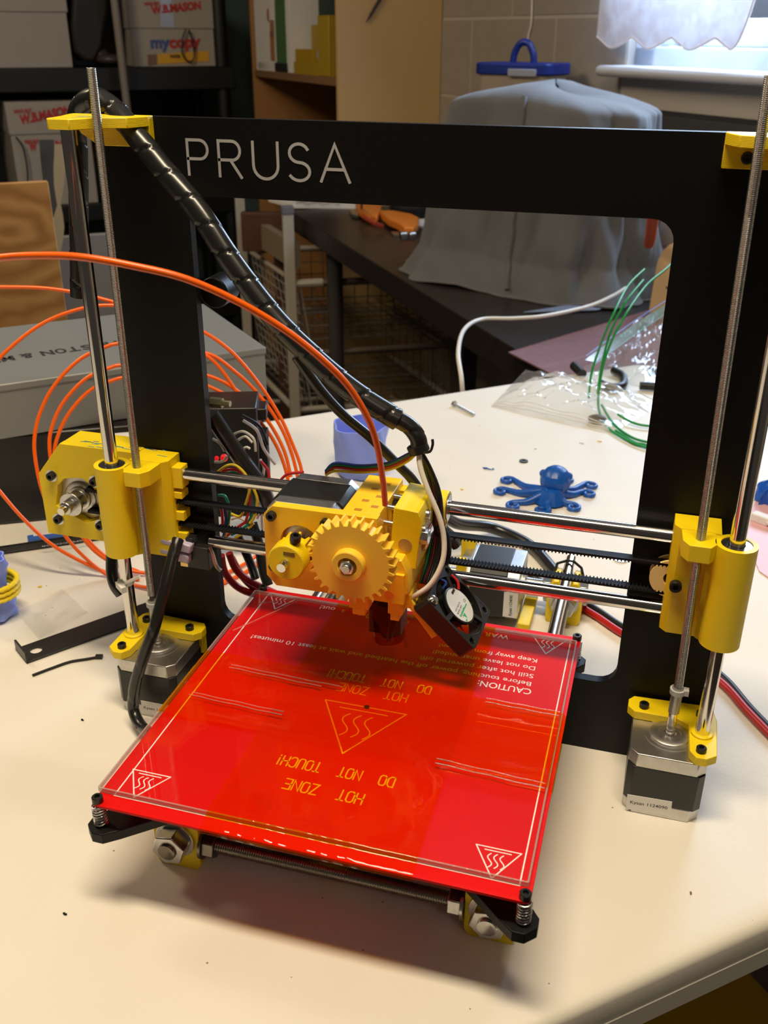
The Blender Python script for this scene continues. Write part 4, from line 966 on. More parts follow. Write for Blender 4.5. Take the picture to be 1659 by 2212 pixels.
# green filament strands and the crumpled bags
gf = Thing('filament_coil', 'green plastic filament loops rising out of the crumpled clear bag', 'filament', onz(1295, 880, 0))
GS = [[(1475, 545, 150), (1440, 580, 140), (1395, 618, 130), (1345, 690, 110), (1312, 760, 70), (1296, 825, 30), (1293, 880, 8), (1310, 920, 3), (1345, 945, 3), (1395, 966, 3), (1460, 975, 3)],
      [(1392, 582, 140), (1355, 620, 130), (1320, 690, 110), (1292, 760, 60), (1277, 810, 30), (1272, 860, 6)],
      [(1390, 605, 135), (1350, 655, 120), (1318, 720, 90), (1300, 790, 50), (1291, 850, 15)],
      [(1300, 875, 10), (1325, 915, 4), (1360, 942, 4), (1400, 955, 4), (1470, 960, 4)], [(1335, 895, 8), (1365, 912, 5), (1400, 920, 4), (1470, 922, 4)], [(1330, 930, 2), (1370, 955, 2), (1398, 962, 2), (1460, 990, 2)]]
for L in GS: gf.part('strand', MB().tube(spline([onz(*a) for a in L], 8), 1.5, 8), mGreen, smooth=80)
mBag = clear('crumpled_clear_bag', (.97, .97, .96), .05, 1.6, milk=.11, bump=(28, 1.0))
def crump(i, j, s): return abs(sin(11*i+7*j+s))*abs(sin(9*j-6*i+2*s))*.6+abs(sin(23*i-17*j+s*3))*.25+abs(sin(41*i+37*j))*.12
def bag(nm, label, q, h, s, nz=46, cat='bag', extra=None):
    qs = [onz(a, b, 0) for a, b in q]
    def fn(i, j):
        b = qs[0].lerp(qs[1], i).lerp(qs[3].lerp(qs[2], i), j); e = min(1, 5*min(i, 1-i, j, 1-j)); mid = sin(pi*i)*sin(pi*j)
        return b+V(0, 0, 1.0+h*(e*crump(i, j, s)*.55+mid*.6))
    T = Thing(nm, label, cat, sum(qs, V(0, 0, 0))/4)
    T.part('film', MB().grid(fn, nz, nz), mBag, smooth=25)
    return T, fn
B1, fn1 = bag('crumpled_bag', 'crumpled clear plastic bag on the table holding the green filament', [(1060, 880), (1135, 800), (1440, 870), (1320, 938)], 26, 1.3)
pl = MB()
for k in range(3):
    pts = [fn1(.04+.03*k, j/12)+V(0, 0, .5) for j in range(13)]; pl.tube(pts, .5, 5)
B1.part('seal_strip', pl, mNylon)
lump = MB().ball(onz(1290, 905, 5), 11, 8, 5, seg=10, rings=6)
B1.part('dark_content', lump, M_('dark_olive', (.10, .08, .05), .6))
B2, fn2 = bag('zip_bag', 'clear zip bag with a blue-green seal lying on the mat', [(1255, 800), (1385, 690), (1480, 690), (1420, 850)], 34, 2.1)
zl = MB()
for off, w in ((0, 1.2), (4, 1.2)): pass
def strip_on(z0, z1, q0, q1, w, mat, nm):
    a, b = onz(*q0, 0), onz(*q1, 0); m = MB(); d = (b-a).normalized(); n_ = V(-d.y, d.x, 0)
    m.grid(lambda i, j: a.lerp(b, i)+n_*(w*(j-.5))+V(0, 0, z0+(z1-z0)*i+3*sin(pi*i)), 16, 1); B2.part(nm, m, mat, smooth=80)
strip_on(26, 44, (1270, 822), (1455, 712), 15, clear('green_zip', (.55, .75, .68), .1, 1.5, extra=(.28, .42, .36), milk=.4), 'zip_seal')
strip_on(27, 45, (1262, 812), (1450, 700), 2, M_('blue_zip', (.05, .14, .38), .4), 'zip_line'); strip_on(27, 45, (1278, 832), (1462, 722), 2, M_('green_zip_line', (.03, .22, .14), .4), 'zip_line')
# black clips near the bags
def clip(label, L, r, nm='plastic_clip'): single(nm, label, 'clip', MB().tube(spline([onz(a, b, 6) for a, b in L], 6), r, 10), mBlackPl, smooth=60)
clip('black curved plastic clip lying between the two clear bags', [(1325, 800), (1346, 812), (1345, 832), (1318, 836), (1298, 828)], 5)
clip('stubby black plastic rod on the table by the right upright', [(1382, 833), (1402, 834), (1432, 836)], 5)
clip('black plastic clip behind the zip bag near the upright', [(1405, 800), (1420, 805), (1440, 800)], 5)
clip('black lump tucked at the left end of the zip bag', [(1240, 790), (1250, 800), (1258, 808)], 6)
# pink sheet, blue crumple and white piece at the right edge
ps = [onz(1600, 1140, .4), onz(1632, 1085, .4), onz(1790, 1110, .4), onz(1720, 1290, .4), onz(1640, 1235, .4)]
single('pink_mat', 'thin pink plastic mat lying on the table at the right edge', 'mat', MB().prism([(a.x, a.y) for a in ps], 'z', .1, 1.2), M_('pink_mat_plastic', (.74, .42, .44), .45))
bc = onz(1668, 1085, 0); bb = MB().grid(lambda i, j: bc+V((15+4*sin(9*i*6.28)*sin(5*j)+3*sin(31*i))*cos(2*pi*i)*sin(pi*(.05+.5*j)), (15+4*sin(7*i*6.28))*sin(2*pi*i)*sin(pi*(.05+.5*j)), max(.4, 22*cos(pi*.5*j)+2*sin(40*i))), 40, 14, closed_u=True)
single('blue_bag', 'crumpled blue plastic bag at the right edge behind the lift rod', 'bag', bb, M_('blue_bag_film', (.01, .10, .55), .3), smooth=25)
single('white_connector', 'small white and yellow plastic piece in front of the blue bag', 'connector', MB().obox(onz(1645, 1120, 5), 9, 5, 4, (.8, -.5, 0), (.5, .8, 0), (0, 0, 1)).cyl(onz(1650, 1122, 5), onz(1650, 1122, 5)+V(6, -8, 0), 3, 10), mLabel, bevel=1)

# chipped spot on the near table edge
cq = onz(1330, 2118, 0)
t.part('chipped_edge', MB().ball(cq+V(0, 0, -1.5), 9, 5, 3, seg=14, rings=8, R=Matrix.Rotation(radians(41), 3, 'Z')).ball(cq+V(4, 4, -1), 4, 4, 2.4, seg=10, rings=6), M_('raw_white_plastic', (.84, .80, .76), .5, bump=('noise', 300, 1.0)), ttop, smooth=80) if False else None
# ================================================================== DESK BY THE WINDOW AND WHAT STANDS ON IT
mDesk = M_('black_brown_desk', (.016, .012, .010), .36, noise=(40, (.020, .015, .012), .6))
mLegG = M_('grey_desk_leg', (.075, .07, .065), .4, .3)
DZ = -40.0      # desk top, lower than the white table
D0, D1 = RP(703, 2178), RP(703-.0928*2478, -300)
df = (D1-D0).normalized(); db_ = V(-df.y, df.x, 0)
if db_.dot(RX) < 0: db_ = -db_
dk = Thing('black_desk', 'black-brown desk along the window wall behind the white table', 'desk', (D0+D1)*.5+V(0, 0, -TZ))
Ld = (D1-D0).length
dk.part('desk_top', MB().obox(D0+df*(Ld/2)+db_*275+V(0, 0, DZ-25), Ld/2, 275, 25, df, db_, V(0, 0, 1)), mDesk, bevel=2)
lx = onu(722, 620, 700); 
for s, b in ((.5, 55), (.5, 545)):
    pass
dd = None
best = 1e9
for k in range(200):
    q = D0+df*(k*4)+db_*70+V(0, 0, -120); rel = q-CAM; x = CX+F_PX*R_RIGHT.dot(rel)/R_FWD.dot(rel)
    if abs(x-722) < best: best = abs(x-722); dd = k*4
for off, b in ((dd, 70), (dd, 480), (Ld-150, 70), (Ld-150, 480)):
    q = D0+df*off+db_*b; dk.part('desk_leg', MB().cyl(q+V(0, 0, -TZ), q+V(0, 0, DZ-50), 22, 24), mLegG)

# covered sewing machine
mCover = M_('grey_cotton_cover', (.125, .127, .135), .85, noise=(12, (.10, .10, .105), .8), bump=('noise', 220, .5), sheen=.2)
cc = V(-140, 1470, DZ); ea = V(.915, -.404, 0); eb = V(.404, .915, 0)
cv = Thing('covered_machine', 'machine on the black desk hidden under a draped grey cloth cover', 'machine', cc)
def cover(i, j):
    a = 2*pi*i; t = j; z = 368*t
    sa, sb = 252-62*t, 140-22*t
    if t > .90: q = sqrt(max(0, 1-((t-.90)/.10)**2)); sa *= .03+.97*q; sb *= .03+.97*q; z = 368*t
    fold = (1-t)*13*sin(5*a+2.2*t)+7*sin(9*a+4*t+1)*(1-.6*t)+5*sin(17*a-3*t)*(1-t)
    fold += ((15*mnoise.noise(V(2.6*cos(a), 2.6*sin(a), 2.6*t))+8*mnoise.noise(V(6*cos(a)+3, 6*sin(a), 5*t+2.5*cos(a))))*(1+.5*cos(a)))*(1-t**6)
    flare = 26*max(0, .16-t)/.16
    e = 2.6; c_, s_ = cos(a), sin(a); rad = (abs(c_)**e+abs(s_)**e)**(-1/e)
    sharp = (abs(sin(3.5*a+.6+1.8*t))**.6-.6)*16*max(0, c_+.35)*(1-.55*t)+(abs(sin(7*a-2.5*t))**.7-.6)*8*(1-t)
    fold += 1.5*(sharp if t < .86 else sharp*(1-t)/.14)
    zz = z - 26*max(0, c_)*t*t - 20*max(0, -c_)**2*t*t + 5*sin(2*a+1)*t*t*min(1, (1-t)*6) + (1-t)*max(0, 6*sin(6*a))
    return cc+ea*(30*t+(sa+fold+flare)*rad*c_)+eb*((sb+fold*.8+flare)*rad*s_)+V(0, 0, max(1, zz))
cv.part('cloth_cover', MB().grid(cover, 230, 80, closed_u=True), mCover, smooth=60)
hem = MB()
hem.tube([cover(k/150, 0)*1.0+V(0, 0, 1) for k in range(150)], 2.6, 6, closed=True); cv.part('hem', hem, mCover, smooth=80)
def px_of(q):
    r_ = q-CAM; return CX+F_PX*R_RIGHT.dot(r_)/R_FWD.dot(r_)
seam = []
for j in range(2, 44):
    tx = 1092+44*(j/46)
    c_ = min((cover(k/600, j/46) for k in range(600)), key=lambda q: abs(px_of(q)-tx)+.05*(q-CAM).length)
    seam.append(c_+(CAM-c_).normalized()*2)
cv.part('front_seam', MB().tube(seam, 5, 8), mCover, smooth=80)
hp = [onz(1230, 640, DZ+20), onz(1300, 632, DZ+24), onz(1372, 592, DZ+30), onz(1366, 622, DZ+26), onz(1290, 660, DZ+12), onz(1130, 672, DZ+6)]
cv.part('cover_flap', MB().prism([(q.x, q.y) for q in hp], 'z', DZ+2, DZ+5), M_('blue_grey_flap', (.15, .18, .25), .8), bevel=1)
cable('white_cord', 'white cable curving over the desk edge to the covered machine', [(1001, 880, -60), (997, 820, -20), (990, 760, 2), (1003, 712, 3), (1040, 690, 3.5), (1110, 688, 3.5), (1180, 682, 4), (1270, 662, 4), (1322, 640, 4), (1352, 622, 4)], 3.2, mWhiteW)  # plain white cord of unknown use
# pink ruler/cutting sheet over the desk edge
rs = [onz(1098, 762, DZ+2), onz(1440, 660, DZ+2), onz(1560, 800, DZ+2), onz(1260, 845, DZ+2)]
ru = Thing('cutting_mat', 'translucent pink ruled cutting mat overhanging the desk edge', 'mat', rs[0])
ru.part('mat_sheet', MB().prism([(q.x, q.y) for q in rs], 'z', DZ+1.2, DZ+3.6), M_('dusky_pink_plastic', (.22, .11, .125), .28, coat=.3), bevel=.3)
gl_ = MB()
for k in range(1, 26):
    a, b = rs[0].lerp(rs[3], k/26), rs[1].lerp(rs[2], k/26); gl_.tube([V(a.x, a.y, DZ+3.7), V(b.x, b.y, DZ+3.7)], .3, 4)
for k in range(1, 9):
    a, b = rs[0].lerp(rs[1], k/9), rs[3].lerp(rs[2], k/9); gl_.tube([V(a.x, a.y, DZ+3.7), V(b.x, b.y, DZ+3.7)], .3, 4)
ru.part('ruled_line', gl_, M_('pink_line', (.34, .19, .21), .4))
# plywood spool side with green filament in front
w0 = onz(1400, 680, DZ+0); wr = V(.93, -.37, 0); wn_ = V(.37, .93, 0)
Mw = Matrix(((wr.x, wn_.x, 0, w0.x), (wr.y, wn_.y, 0, w0.y), (0, 0, 1, DZ), (0, 0, 0, 1))) @ Matrix.Diagonal((1.1, 1.1, 1.1, 1))
mPly = M_('pale_laser_plywood', (.62, .44, .24), .55, noise=(25, (.56, .39, .20), .6))
wp = Thing('plywood_box', 'pale plywood box with rounded corners and a slotted panel by the right upright', 'box', w0)
wp.part('side_panel', MB().prism([(0, 6), (6, 0), (90, 0), (90, 132), (60, 132), (20, 112), (9, 100), (4, 84)], 'y', 0, 7, M=Mw), mPly, bevel=1)
wp.part('front_panel', MB().box(16, 90, -1.5, 0, 8, 84, Mw), mPly, bevel=.6)
wp.part('bolt_slot', MB().box(24, 34, -2.2, -1.4, 46, 49, Mw).box(31, 34, -2.2, -1.4, 42, 53, Mw), M_('slot_dark', (.06, .05, .04), .6))
wp.part('base_board', MB().box(18, 90, -14, 8, 0, 5, Mw), M_('ply_edge', (.30, .18, .08), .6))
cable('red_strap', 'red-orange fabric strap hanging beside the grey cover', [(1412, 455, 170), (1408, 490, 130), (1405, 512, 100), (1402, 526, 80)], 9, M_('red_orange_fabric', (.55, .09, .02), .8), 'strap')
single('maroon_box', 'dark maroon box on the desk between cover and plywood', 'box', MB().obox(onz(1420, 600, DZ+20)+V(40, 60, 10), 80, 50, 30, (.915, -.404, 0), (.404, .915, 0), (0, 0, 1)), M_('maroon_card', (.075, .018, .02), .7), bevel=3)
single('pale_sack', 'pale pinkish sack standing on the desk behind the plywood box', 'bag', MB().ball(onz(1470, 560, DZ+60)+V(40, 150, 20), 90, 60, 80, seg=24, rings=14), M_('pale_sack_cloth', (.40, .32, .29), .8), smooth=80)
single('maroon_case', 'dark red case on the desk at the right picture edge', 'case', MB().obox(onz(1690, 950, DZ+0)+V(60, 90, 45), 60, 40, 45, (.915, -.404, 0), (.404, .915, 0), (0, 0, 1)), M_('dark_red_case', (.09, .02, .02), .5), bevel=4)
# blue lidded canister by the wall
k0 = RP(1105, 1685)+V(14, 0, DZ)
cn = Thing('food_canister', 'clear canister with a blue snap lid and loop handle near the block wall', 'canister', k0)
Kd = V(.93, -.30, 0).normalized(); Kn = V(.30, .93, 0).normalized()
def kb_(mb, r0, z0, z1, hx, hy): return mb.prism([((k0+Kd*a+Kn*b).x, (k0+Kd*a+Kn*b).y) for a, b in rrect(-hx, hx, -hy, hy, r0, 5)], 'z', DZ+z0, DZ+z1)
mLid = M_('blue_lid', (.006, .025, .22), .4)
cn.part('canister_body', kb_(MB(), 20, 0, 356, 92, 55), clear('frosted_canister', (.86, .80, .72), .15, 1.4, extra=(.62, .52, .42), milk=.45))
ld = cn.part('lid', kb_(MB(), 22, 356, 382, 100, 62), mLid, bevel=4)
hp = [k0+Kd*-27+V(0, 0, 378), k0+Kd*-24+V(0, 0, 401), k0+Kd*-10+V(0, 0, 422), k0+Kd*10+V(0, 0, 422), k0+Kd*24+V(0, 0, 401), k0+Kd*27+V(0, 0, 378)]
cn.part('loop_handle', MB().tube(spline(hp, 6), 8, 10), mLid, ld, smooth=60)
cn.part('latch', MB().obox(k0+Kd*30-Kn*64+V(0, 0, 362), 36, 2.4, 8, Kd, Kn, V(0, 0, 1)), M_('grey_latch', (.30, .31, .36), .5), ld, bevel=2)
cp = onu(1147, 5, WU-6)
single('pull_string', 'thin white string hanging down the block wall above the canister', 'string', MB().tube(spline([cp+V(0, 0, 160), cp+V(0, 0, 60), onu(1148, 45, WU-5), onu(1142, 75, WU-5), onu(1140, 104, WU-5)], 6), 2.4, 8), mWhiteW)
# curtain
mCur = bpy.data.materials.new('sheer_white_curtain'); mCur.use_nodes = True; nt = mCur.node_tree; nt.nodes.clear()
o_ = nt.nodes.new('ShaderNodeOutputMaterial'); mx = nt.nodes.new('ShaderNodeMixShader'); d_ = nt.nodes.new('ShaderNodeBsdfDiffuse'); t_ = nt.nodes.new('ShaderNodeBsdfTranslucent')
tcn = nt.nodes.new('ShaderNodeTexCoord'); nz = nt.nodes.new('ShaderNodeTexNoise'); nz.inputs['Scale'].default_value = 22; nz.inputs['Detail'].default_value = 3
cr = nt.nodes.new('ShaderNodeValToRGB'); cr.color_ramp.elements[0].position = .42; cr.color_ramp.elements[0].color = (.60, .57, .62, 1); cr.color_ramp.elements[1].position = .6; cr.color_ramp.elements[1].color = (.70, .70, .77, 1)
nt.links.new(tcn.outputs['Object'], nz.inputs['Vector']); nt.links.new(nz.outputs[0], cr.inputs[0]); nt.links.new(cr.outputs[0], d_.inputs[0]); nt.links.new(cr.outputs[0], t_.inputs[0])
mx.inputs[0].default_value = .16; nt.links.new(d_.outputs[0], mx.inputs[1]); nt.links.new(t_.outputs[0], mx.inputs[2]); nt.links.new(mx.outputs[0], o_.inputs[0])
CV0, CV1 = 1045.0, 1532.0
def curt(i, j):
    v = CV1+(CV0-CV1)*i; ph = i*3.85
    zb = 375+22*(1-abs(sin(pi*ph)))
    if i > .86: zb = 377+150*((i-.86)/.14)**3
    return RP(WU-48+5*sin(2*pi*ph+.5)+5*sin(5*pi*ph)*(1-j), v, 760+(zb-760)*j)
ct_ = Thing('valance_curtain', 'sheer white scalloped valance hanging over the window', 'curtain', RP(WU-48, 1296, 378))
ct_.part('curtain_panel', MB().grid(curt, 120, 30), mCur, smooth=80)
ct_.part('scalloped_hem', MB().tube([curt(k/120, 1) for k in range(121)], 2.2, 6), M_('cream_hem', (.74, .66, .66), .8), smooth=80)
ct_.part('curtain_rod', MB().cyl(RP(WU-48, 1560, 762), RP(WU-48, 500, 762), 8, 12), mSash)

# orange folding tool, papers at the desk's left end
ot = Thing('folding_tool', 'orange handled folding tool lying open on the desk, nearer piece', 'tool', onz(870, 505, DZ+0))
mTool = M_('orange_tool_plastic', (.70, .20, .02), .4)
def blob(L, z0, z1): return MB().prism([(onz(a, b, DZ).x, onz(a, b, DZ).y) for a, b in L], 'z', DZ+z0, DZ+z1)
ot.part('tool_handle', blob([(818, 476), (850, 476), (890, 484), (905, 492), (903, 505), (893, 515), (872, 514), (862, 505), (840, 496)], 6, 26), mTool, bevel=4)
for px in (878, 897): ot.part('pivot', MB().cyl(onz(px, 509, 14), onz(px, 509, 14)-db_*14, 9, 14), mZinc, bevel=1)
ot.part('blade', blob([(845, 505), (868, 503), (870, 512), (850, 511)], 1, 5), mAlu)
ot2 = Thing('folding_tool', 'orange folding tool farther back on the desk, grey jaws to the left', 'tool', onz(795, 470, DZ+0))
ot2.part('tool_handle', blob([(768, 457), (800, 449), (824, 447), (824, 470), (815, 487), (795, 485), (776, 472)], 4, 24), mTool, bevel=4)
ot2.part('blade', blob([(755, 460), (766, 459), (776, 468), (773, 475), (760, 470)], 2, 10), mAlu)
ot2.part('lever', MB().tube([onz(788, 470, DZ+26), onz(812, 484, DZ+22), onz(825, 488, DZ+14)], 6, 8), M_('red_lever', (.40, .05, .02), .4))
single('paper_sheets', 'white paper sheets lying beside the grey cover', 'paper', blob([(862, 474), (935, 470), (934, 498), (912, 494), (880, 484)], .5, 6), mLabel)
single('paper_pile', 'white papers spread on the desk at its left end', 'paper', blob([(580, 436), (640, 425), (860, 436), (790, 452), (632, 450)], .5, 10), mLabel)
single('plastic_film', 'crumpled clear film on the papers at the left desk end', 'film', MB().grid(lambda i, j: onz(640+95*i, 430+18*j, DZ+12)+V(0, 0, 12*abs(sin(9*i+4*j))), 14, 8), mFilm)
single('desk_pen', 'dark stick lying upright at the back of the desk', 'pen', MB().tube([onz(781, 452, DZ+5), onz(781, 440, DZ+90)], 3, 8), mBlackPl)
single('dark_pouch', 'dark pouch on the desk left of the grey cover', 'pouch', MB().ball(onz(880, 462, DZ+20)+V(0, 40, 8), 60, 40, 30, seg=18, rings=10), mBlackSoft, smooth=80)

# white wire-basket drawer frame at the desk's left end
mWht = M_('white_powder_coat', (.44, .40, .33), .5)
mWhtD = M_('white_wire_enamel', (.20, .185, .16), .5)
mWhtShade = M_('shaded_white_coat', (.14, .11, .085), .5); mDimW = M_('shaded_wire_enamel', (.12, .11, .095), .5)  # same white frame and wire, under-desk shade put into the colour
def athd(px, py, hd):
    d = ray(px, py); return CAM + d*(hd/sqrt(d.x*d.x+d.y*d.y))
HA = 2620
pa = athd(627, 613, HA); zr1 = pa.z; pb = onz(524, 541, zr1); pe = onz(985, 597, zr1); wv_ = pe-pa; pf = pb+wv_
zr2 = athd(627, 765, HA).z; ztp = athd(621, 462, HA).z
dfm = Thing('basket_frame', 'white metal drawer frame with wire baskets under the left desk end', 'drawer unit', V((pa.x+pf.x)/2, (pa.y+pf.y)/2, -TZ))
wx = wv_.normalized(); ang = math.atan2(wx.y, wx.x)
for q in (pa, pb, pe, pf):
    top_ = ztp if q in (pa, pb) else min(ztp, DZ-55)
    dfm.part('post', MB().box(-14, 14, -14, 14, -TZ, top_, Matrix.Translation(V(q.x, q.y, 0)) @ Matrix.Rotation(ang, 4, 'Z')), mWht if q in (pa, pb) else mWhtShade, bevel=2)
dfm.part('post_cap', MB().box(-16, 16, -16, 16, ztp, ztp+20, Matrix.Translation(V(pa.x, pa.y, 0)) @ Matrix.Rotation(ang, 4, 'Z')), M_('grey_cap', (.16, .16, .19), .5), bevel=2)
for z in (zr1, zr2, -560, -TZ+40):
    for a, b in ((pa, pe), (pb, pf), (pa, pb), (pe, pf)):
        if z in (zr1, zr2) and (a, b) == (pa, pb): continue
        dfm.part('rail', MB().cyl(V(a.x, a.y, z), V(b.x, b.y, z), 9 if a is not pb else 8, 8), mWht if (a is pb or z not in (zr1, zr2)) else mWhtShade)
dfm.part('rail', MB().cyl(pa, pa+wv_*.19, 11, 8), mWht)  # near end of the front rail painted lighter, as if lit
dfm.part('top_panel', MB().prism([(q.x, q.y) for q in (pa+wx*6, pb+wx*6, pb+wx*30, pa+wx*30)], 'z', zr1+40, DZ-52), M_('pale_drawer_front', (.24, .19, .12), .6))
def wires(mb, o, ex, ey, nx, ny, r_):
    for i in range(nx+1): mb.tube([o+ex*(i/nx), o+ex*(i/nx)+ey], r_, 4)
    for j in range(ny+1): mb.tube([o+ey*(j/ny), o+ey*(j/ny)+ex], r_, 4)
for z in (zr1, zr2):
    o = V(pa.x, pa.y, z-6)+wx*26; ex = wv_-wx*52; ey = V(pb.x-pa.x, pb.y-pa.y, 0); dn = V(0, 0, -150); tp = ex.normalized()*22
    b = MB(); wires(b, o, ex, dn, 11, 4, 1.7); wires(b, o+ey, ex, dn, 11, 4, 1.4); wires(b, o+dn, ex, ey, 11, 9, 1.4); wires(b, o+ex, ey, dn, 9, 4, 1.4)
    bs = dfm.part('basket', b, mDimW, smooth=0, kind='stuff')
    b2 = MB()
    for i in range(12): b2.tube([o+ey*(i/11), o+ey*(i/11)+dn+tp], 2.0, 4)
    for j in range(6): b2.tube([o+dn*(j/5)+tp*(j/5), o+ey+dn*(j/5)+tp*(j/5)], 1.8, 4)
    dfm.part('basket_side', b2, M_('lit_side_wire', (.34, .31, .26), .5), smooth=0, kind='stuff')  # same basket wire, coloured lighter on its lit side
    dfm.part('basket_rim', MB().tube([o, o+ey], 7, 8), mWht); dfm.part('basket_rim', MB().tube([o, o+ex, o+ex+ey, o+ey], 5, 8), mWhtShade)
q = onu(1050, 830, 760)
single('brown_crate', 'dark brown wooden crate on the floor under the desk', 'crate', MB().obox(RP(1000, 900, -TZ+160), 160, 260, 160, RX, RY, V(0, 0, 1)), M_('brown_crate_wood', (.04, .018, .010), .7), bevel=6)
single('brown_chair_back', 'reddish brown wooden chair standing in the dark left of the desk', 'chair', MB().obox(onv(575, 500, 2300), 70, 14, 55, (.96, .28, 0), (-.28, .96, 0), (0, 0, 1)).obox(onv(575, 500, 2300)+V(40, 0, -420), 18, 14, 420, (.96, .28, 0), (-.28, .96, 0), (0, 0, 1)), M_('reddish_wood', (.075, .028, .012), .6), bevel=4)

# ================================================================== BOOKCASE AGAINST THE WINDOW WALL
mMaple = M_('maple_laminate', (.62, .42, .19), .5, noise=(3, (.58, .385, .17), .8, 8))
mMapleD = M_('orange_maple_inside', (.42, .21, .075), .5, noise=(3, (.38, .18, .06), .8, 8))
BU0, BU1, BV0, BV1, BZ1 = 927.0, 1256.0, 2353.0, 3150.0, 1240.0
bk = Thing('bookcase', 'tall maple bookcase with open shelves at the end of the block wall', 'bookcase', RP(1090, 2750, -TZ))
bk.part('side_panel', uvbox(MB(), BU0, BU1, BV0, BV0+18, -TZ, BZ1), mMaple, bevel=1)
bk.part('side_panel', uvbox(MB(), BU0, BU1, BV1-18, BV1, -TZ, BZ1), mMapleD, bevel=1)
bk.part('back_panel', uvbox(MB(), BU1-8, BU1-2, BV0+18, BV1-18, -TZ, BZ1), M_('bookcase_back', (.10, .055, .025), .7))
s0 = onu(540, 137, BU0)
SZ = onu(630, 158, BU0).z
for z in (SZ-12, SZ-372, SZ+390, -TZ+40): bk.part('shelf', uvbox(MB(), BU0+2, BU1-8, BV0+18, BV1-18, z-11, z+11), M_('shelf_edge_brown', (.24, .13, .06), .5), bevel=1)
ZS2 = SZ-1
def shelf_box(px0, px1, u, dep, h, z=None):
    a = onu(px0, 110, u); b = onu(px1, 110, u); va, vb = RY.dot(a), RY.dot(b); return uvbox(MB(), u, u+dep, min(va, vb), max(va, vb), ZS2, ZS2+h)
bkk = Thing('magazine', 'white magazine with an orange figure leaning inside the bookcase', 'magazine', onu(575, 110, BU0+8))
bkk.part('pages', shelf_box(553, 592, BU0+8, 60, 300), mLabel)
fg = MB().ball(onu(580, 32, BU0+8), 3, 16, 22, seg=10, rings=6).obox(onu(587, 62, BU0+8), 1, 16, 26, RX, RY, V(0, 0, 1)).obox(onu(588, 100, BU0+8), 1, 18, 44, RX, RY, V(0, 0, 1))
bkk.part('printed_figure', fg, M_('figure_print', (.42, .18, .07), .6))
single('green_book', 'tall green book standing beside the white magazine on the shelf', 'book', shelf_box(597, 618, BU0+10, 200, 320), M_('green_cover', (.06, .16, .05), .5), bevel=1)
single('white_book', 'thin pale book between the green book and the yellow holder', 'book', shelf_box(619, 628, BU0+12, 200, 320), mLabel, bevel=1)
hu0 = BU0+14; va, vb = RY.dot(onu(634, 110, hu0)), RY.dot(onu(711, 110, hu0)); vm = RY.dot(onu(687, 110, hu0))
mh = Thing('magazine_holder', 'yellow cut-away magazine holder on the bookcase shelf', 'holder', onu(676, 130, hu0))
mYH = M_('yellow_holder_plastic', (.42, .28, .015), .5)
zt_h = onu(676, 34, hu0).z-ZS2
mh.part('holder_front', uvbox(MB(), hu0, hu0+6, vb, vm, ZS2, ZS2+zt_h), mYH, bevel=2)
mh.part('holder_side', uvbox(MB(), hu0+6, hu0+210, vb, vb+5, ZS2, ZS2+zt_h), mYH)
mh.part('holder_side', uvbox(MB(), hu0+6, hu0+210, va-5, va, ZS2, ZS2+70), mYH)
mh.part('holder_back', uvbox(MB(), hu0+60, hu0+66, vm, va-5, ZS2, ZS2+zt_h*.86), mYH)
mh.part('holder_lip', uvbox(MB(), hu0, hu0+6, vm, va, ZS2, ZS2+34), mYH)
mc = RP(hu0+56, (vm+va)/2, ZS2+zt_h*.42)
mh.part('finger_hole_rim', MB().tube([mc+RY*(-40*cos(pi*k/10))-V(0, 0, 34*sin(pi*k/10)) for k in range(11)], [2+6*sin(pi*k/10) for k in range(11)], 8), M_('grey_rim', (.35, .35, .33), .4), smooth=80)
single('dark_folder', 'dark green folder standing inside the yellow holder', 'folder', uvbox(MB(), hu0+80, hu0+200, min(va, vb)+20, max(va, vb)-20, ZS2+1, ZS2+420), M_('dark_green_folder', (.012, .035, .022), .6), bevel=2)
single('dark_tray', 'low dark tray of small parts at the front of the shelf', 'tray', shelf_box(556, 618, BU0+8, 90, 28), M_('dark_tray_plastic', (.012, .014, .022), .5), bevel=4)
single('red_book', 'dark red book at the top corner of the shelf opening', 'book', uvbox(MB(), BU0+60, BU0+200, BV0+24, BV0+60, ZS2, ZS2+330), M_('red_cover', (.12, .012, .015), .5), bevel=1)
q0 = onv(822, -4, BV0-4); q1 = onv(791, 49, BV0-4)
single('dark_pointed_strip', 'dark pointed strip hanging on the bookcase side', 'strip', MB().tube([q0+(q0-q1)*1.0, q0, q0.lerp(q1, .7), q1], [5, 5, 4, 1], 8), M_('dark_violet_plastic', (.02, .015, .03), .5))
single('brown_box', 'brown box with a blue patch on the lower bookcase shelf', 'box', uvbox(MB(), BU0+60, BU0+240, BV0+60, BV0+190, SZ-361, SZ-200), M_('brown_card', (.10, .045, .02), .7), bevel=2)

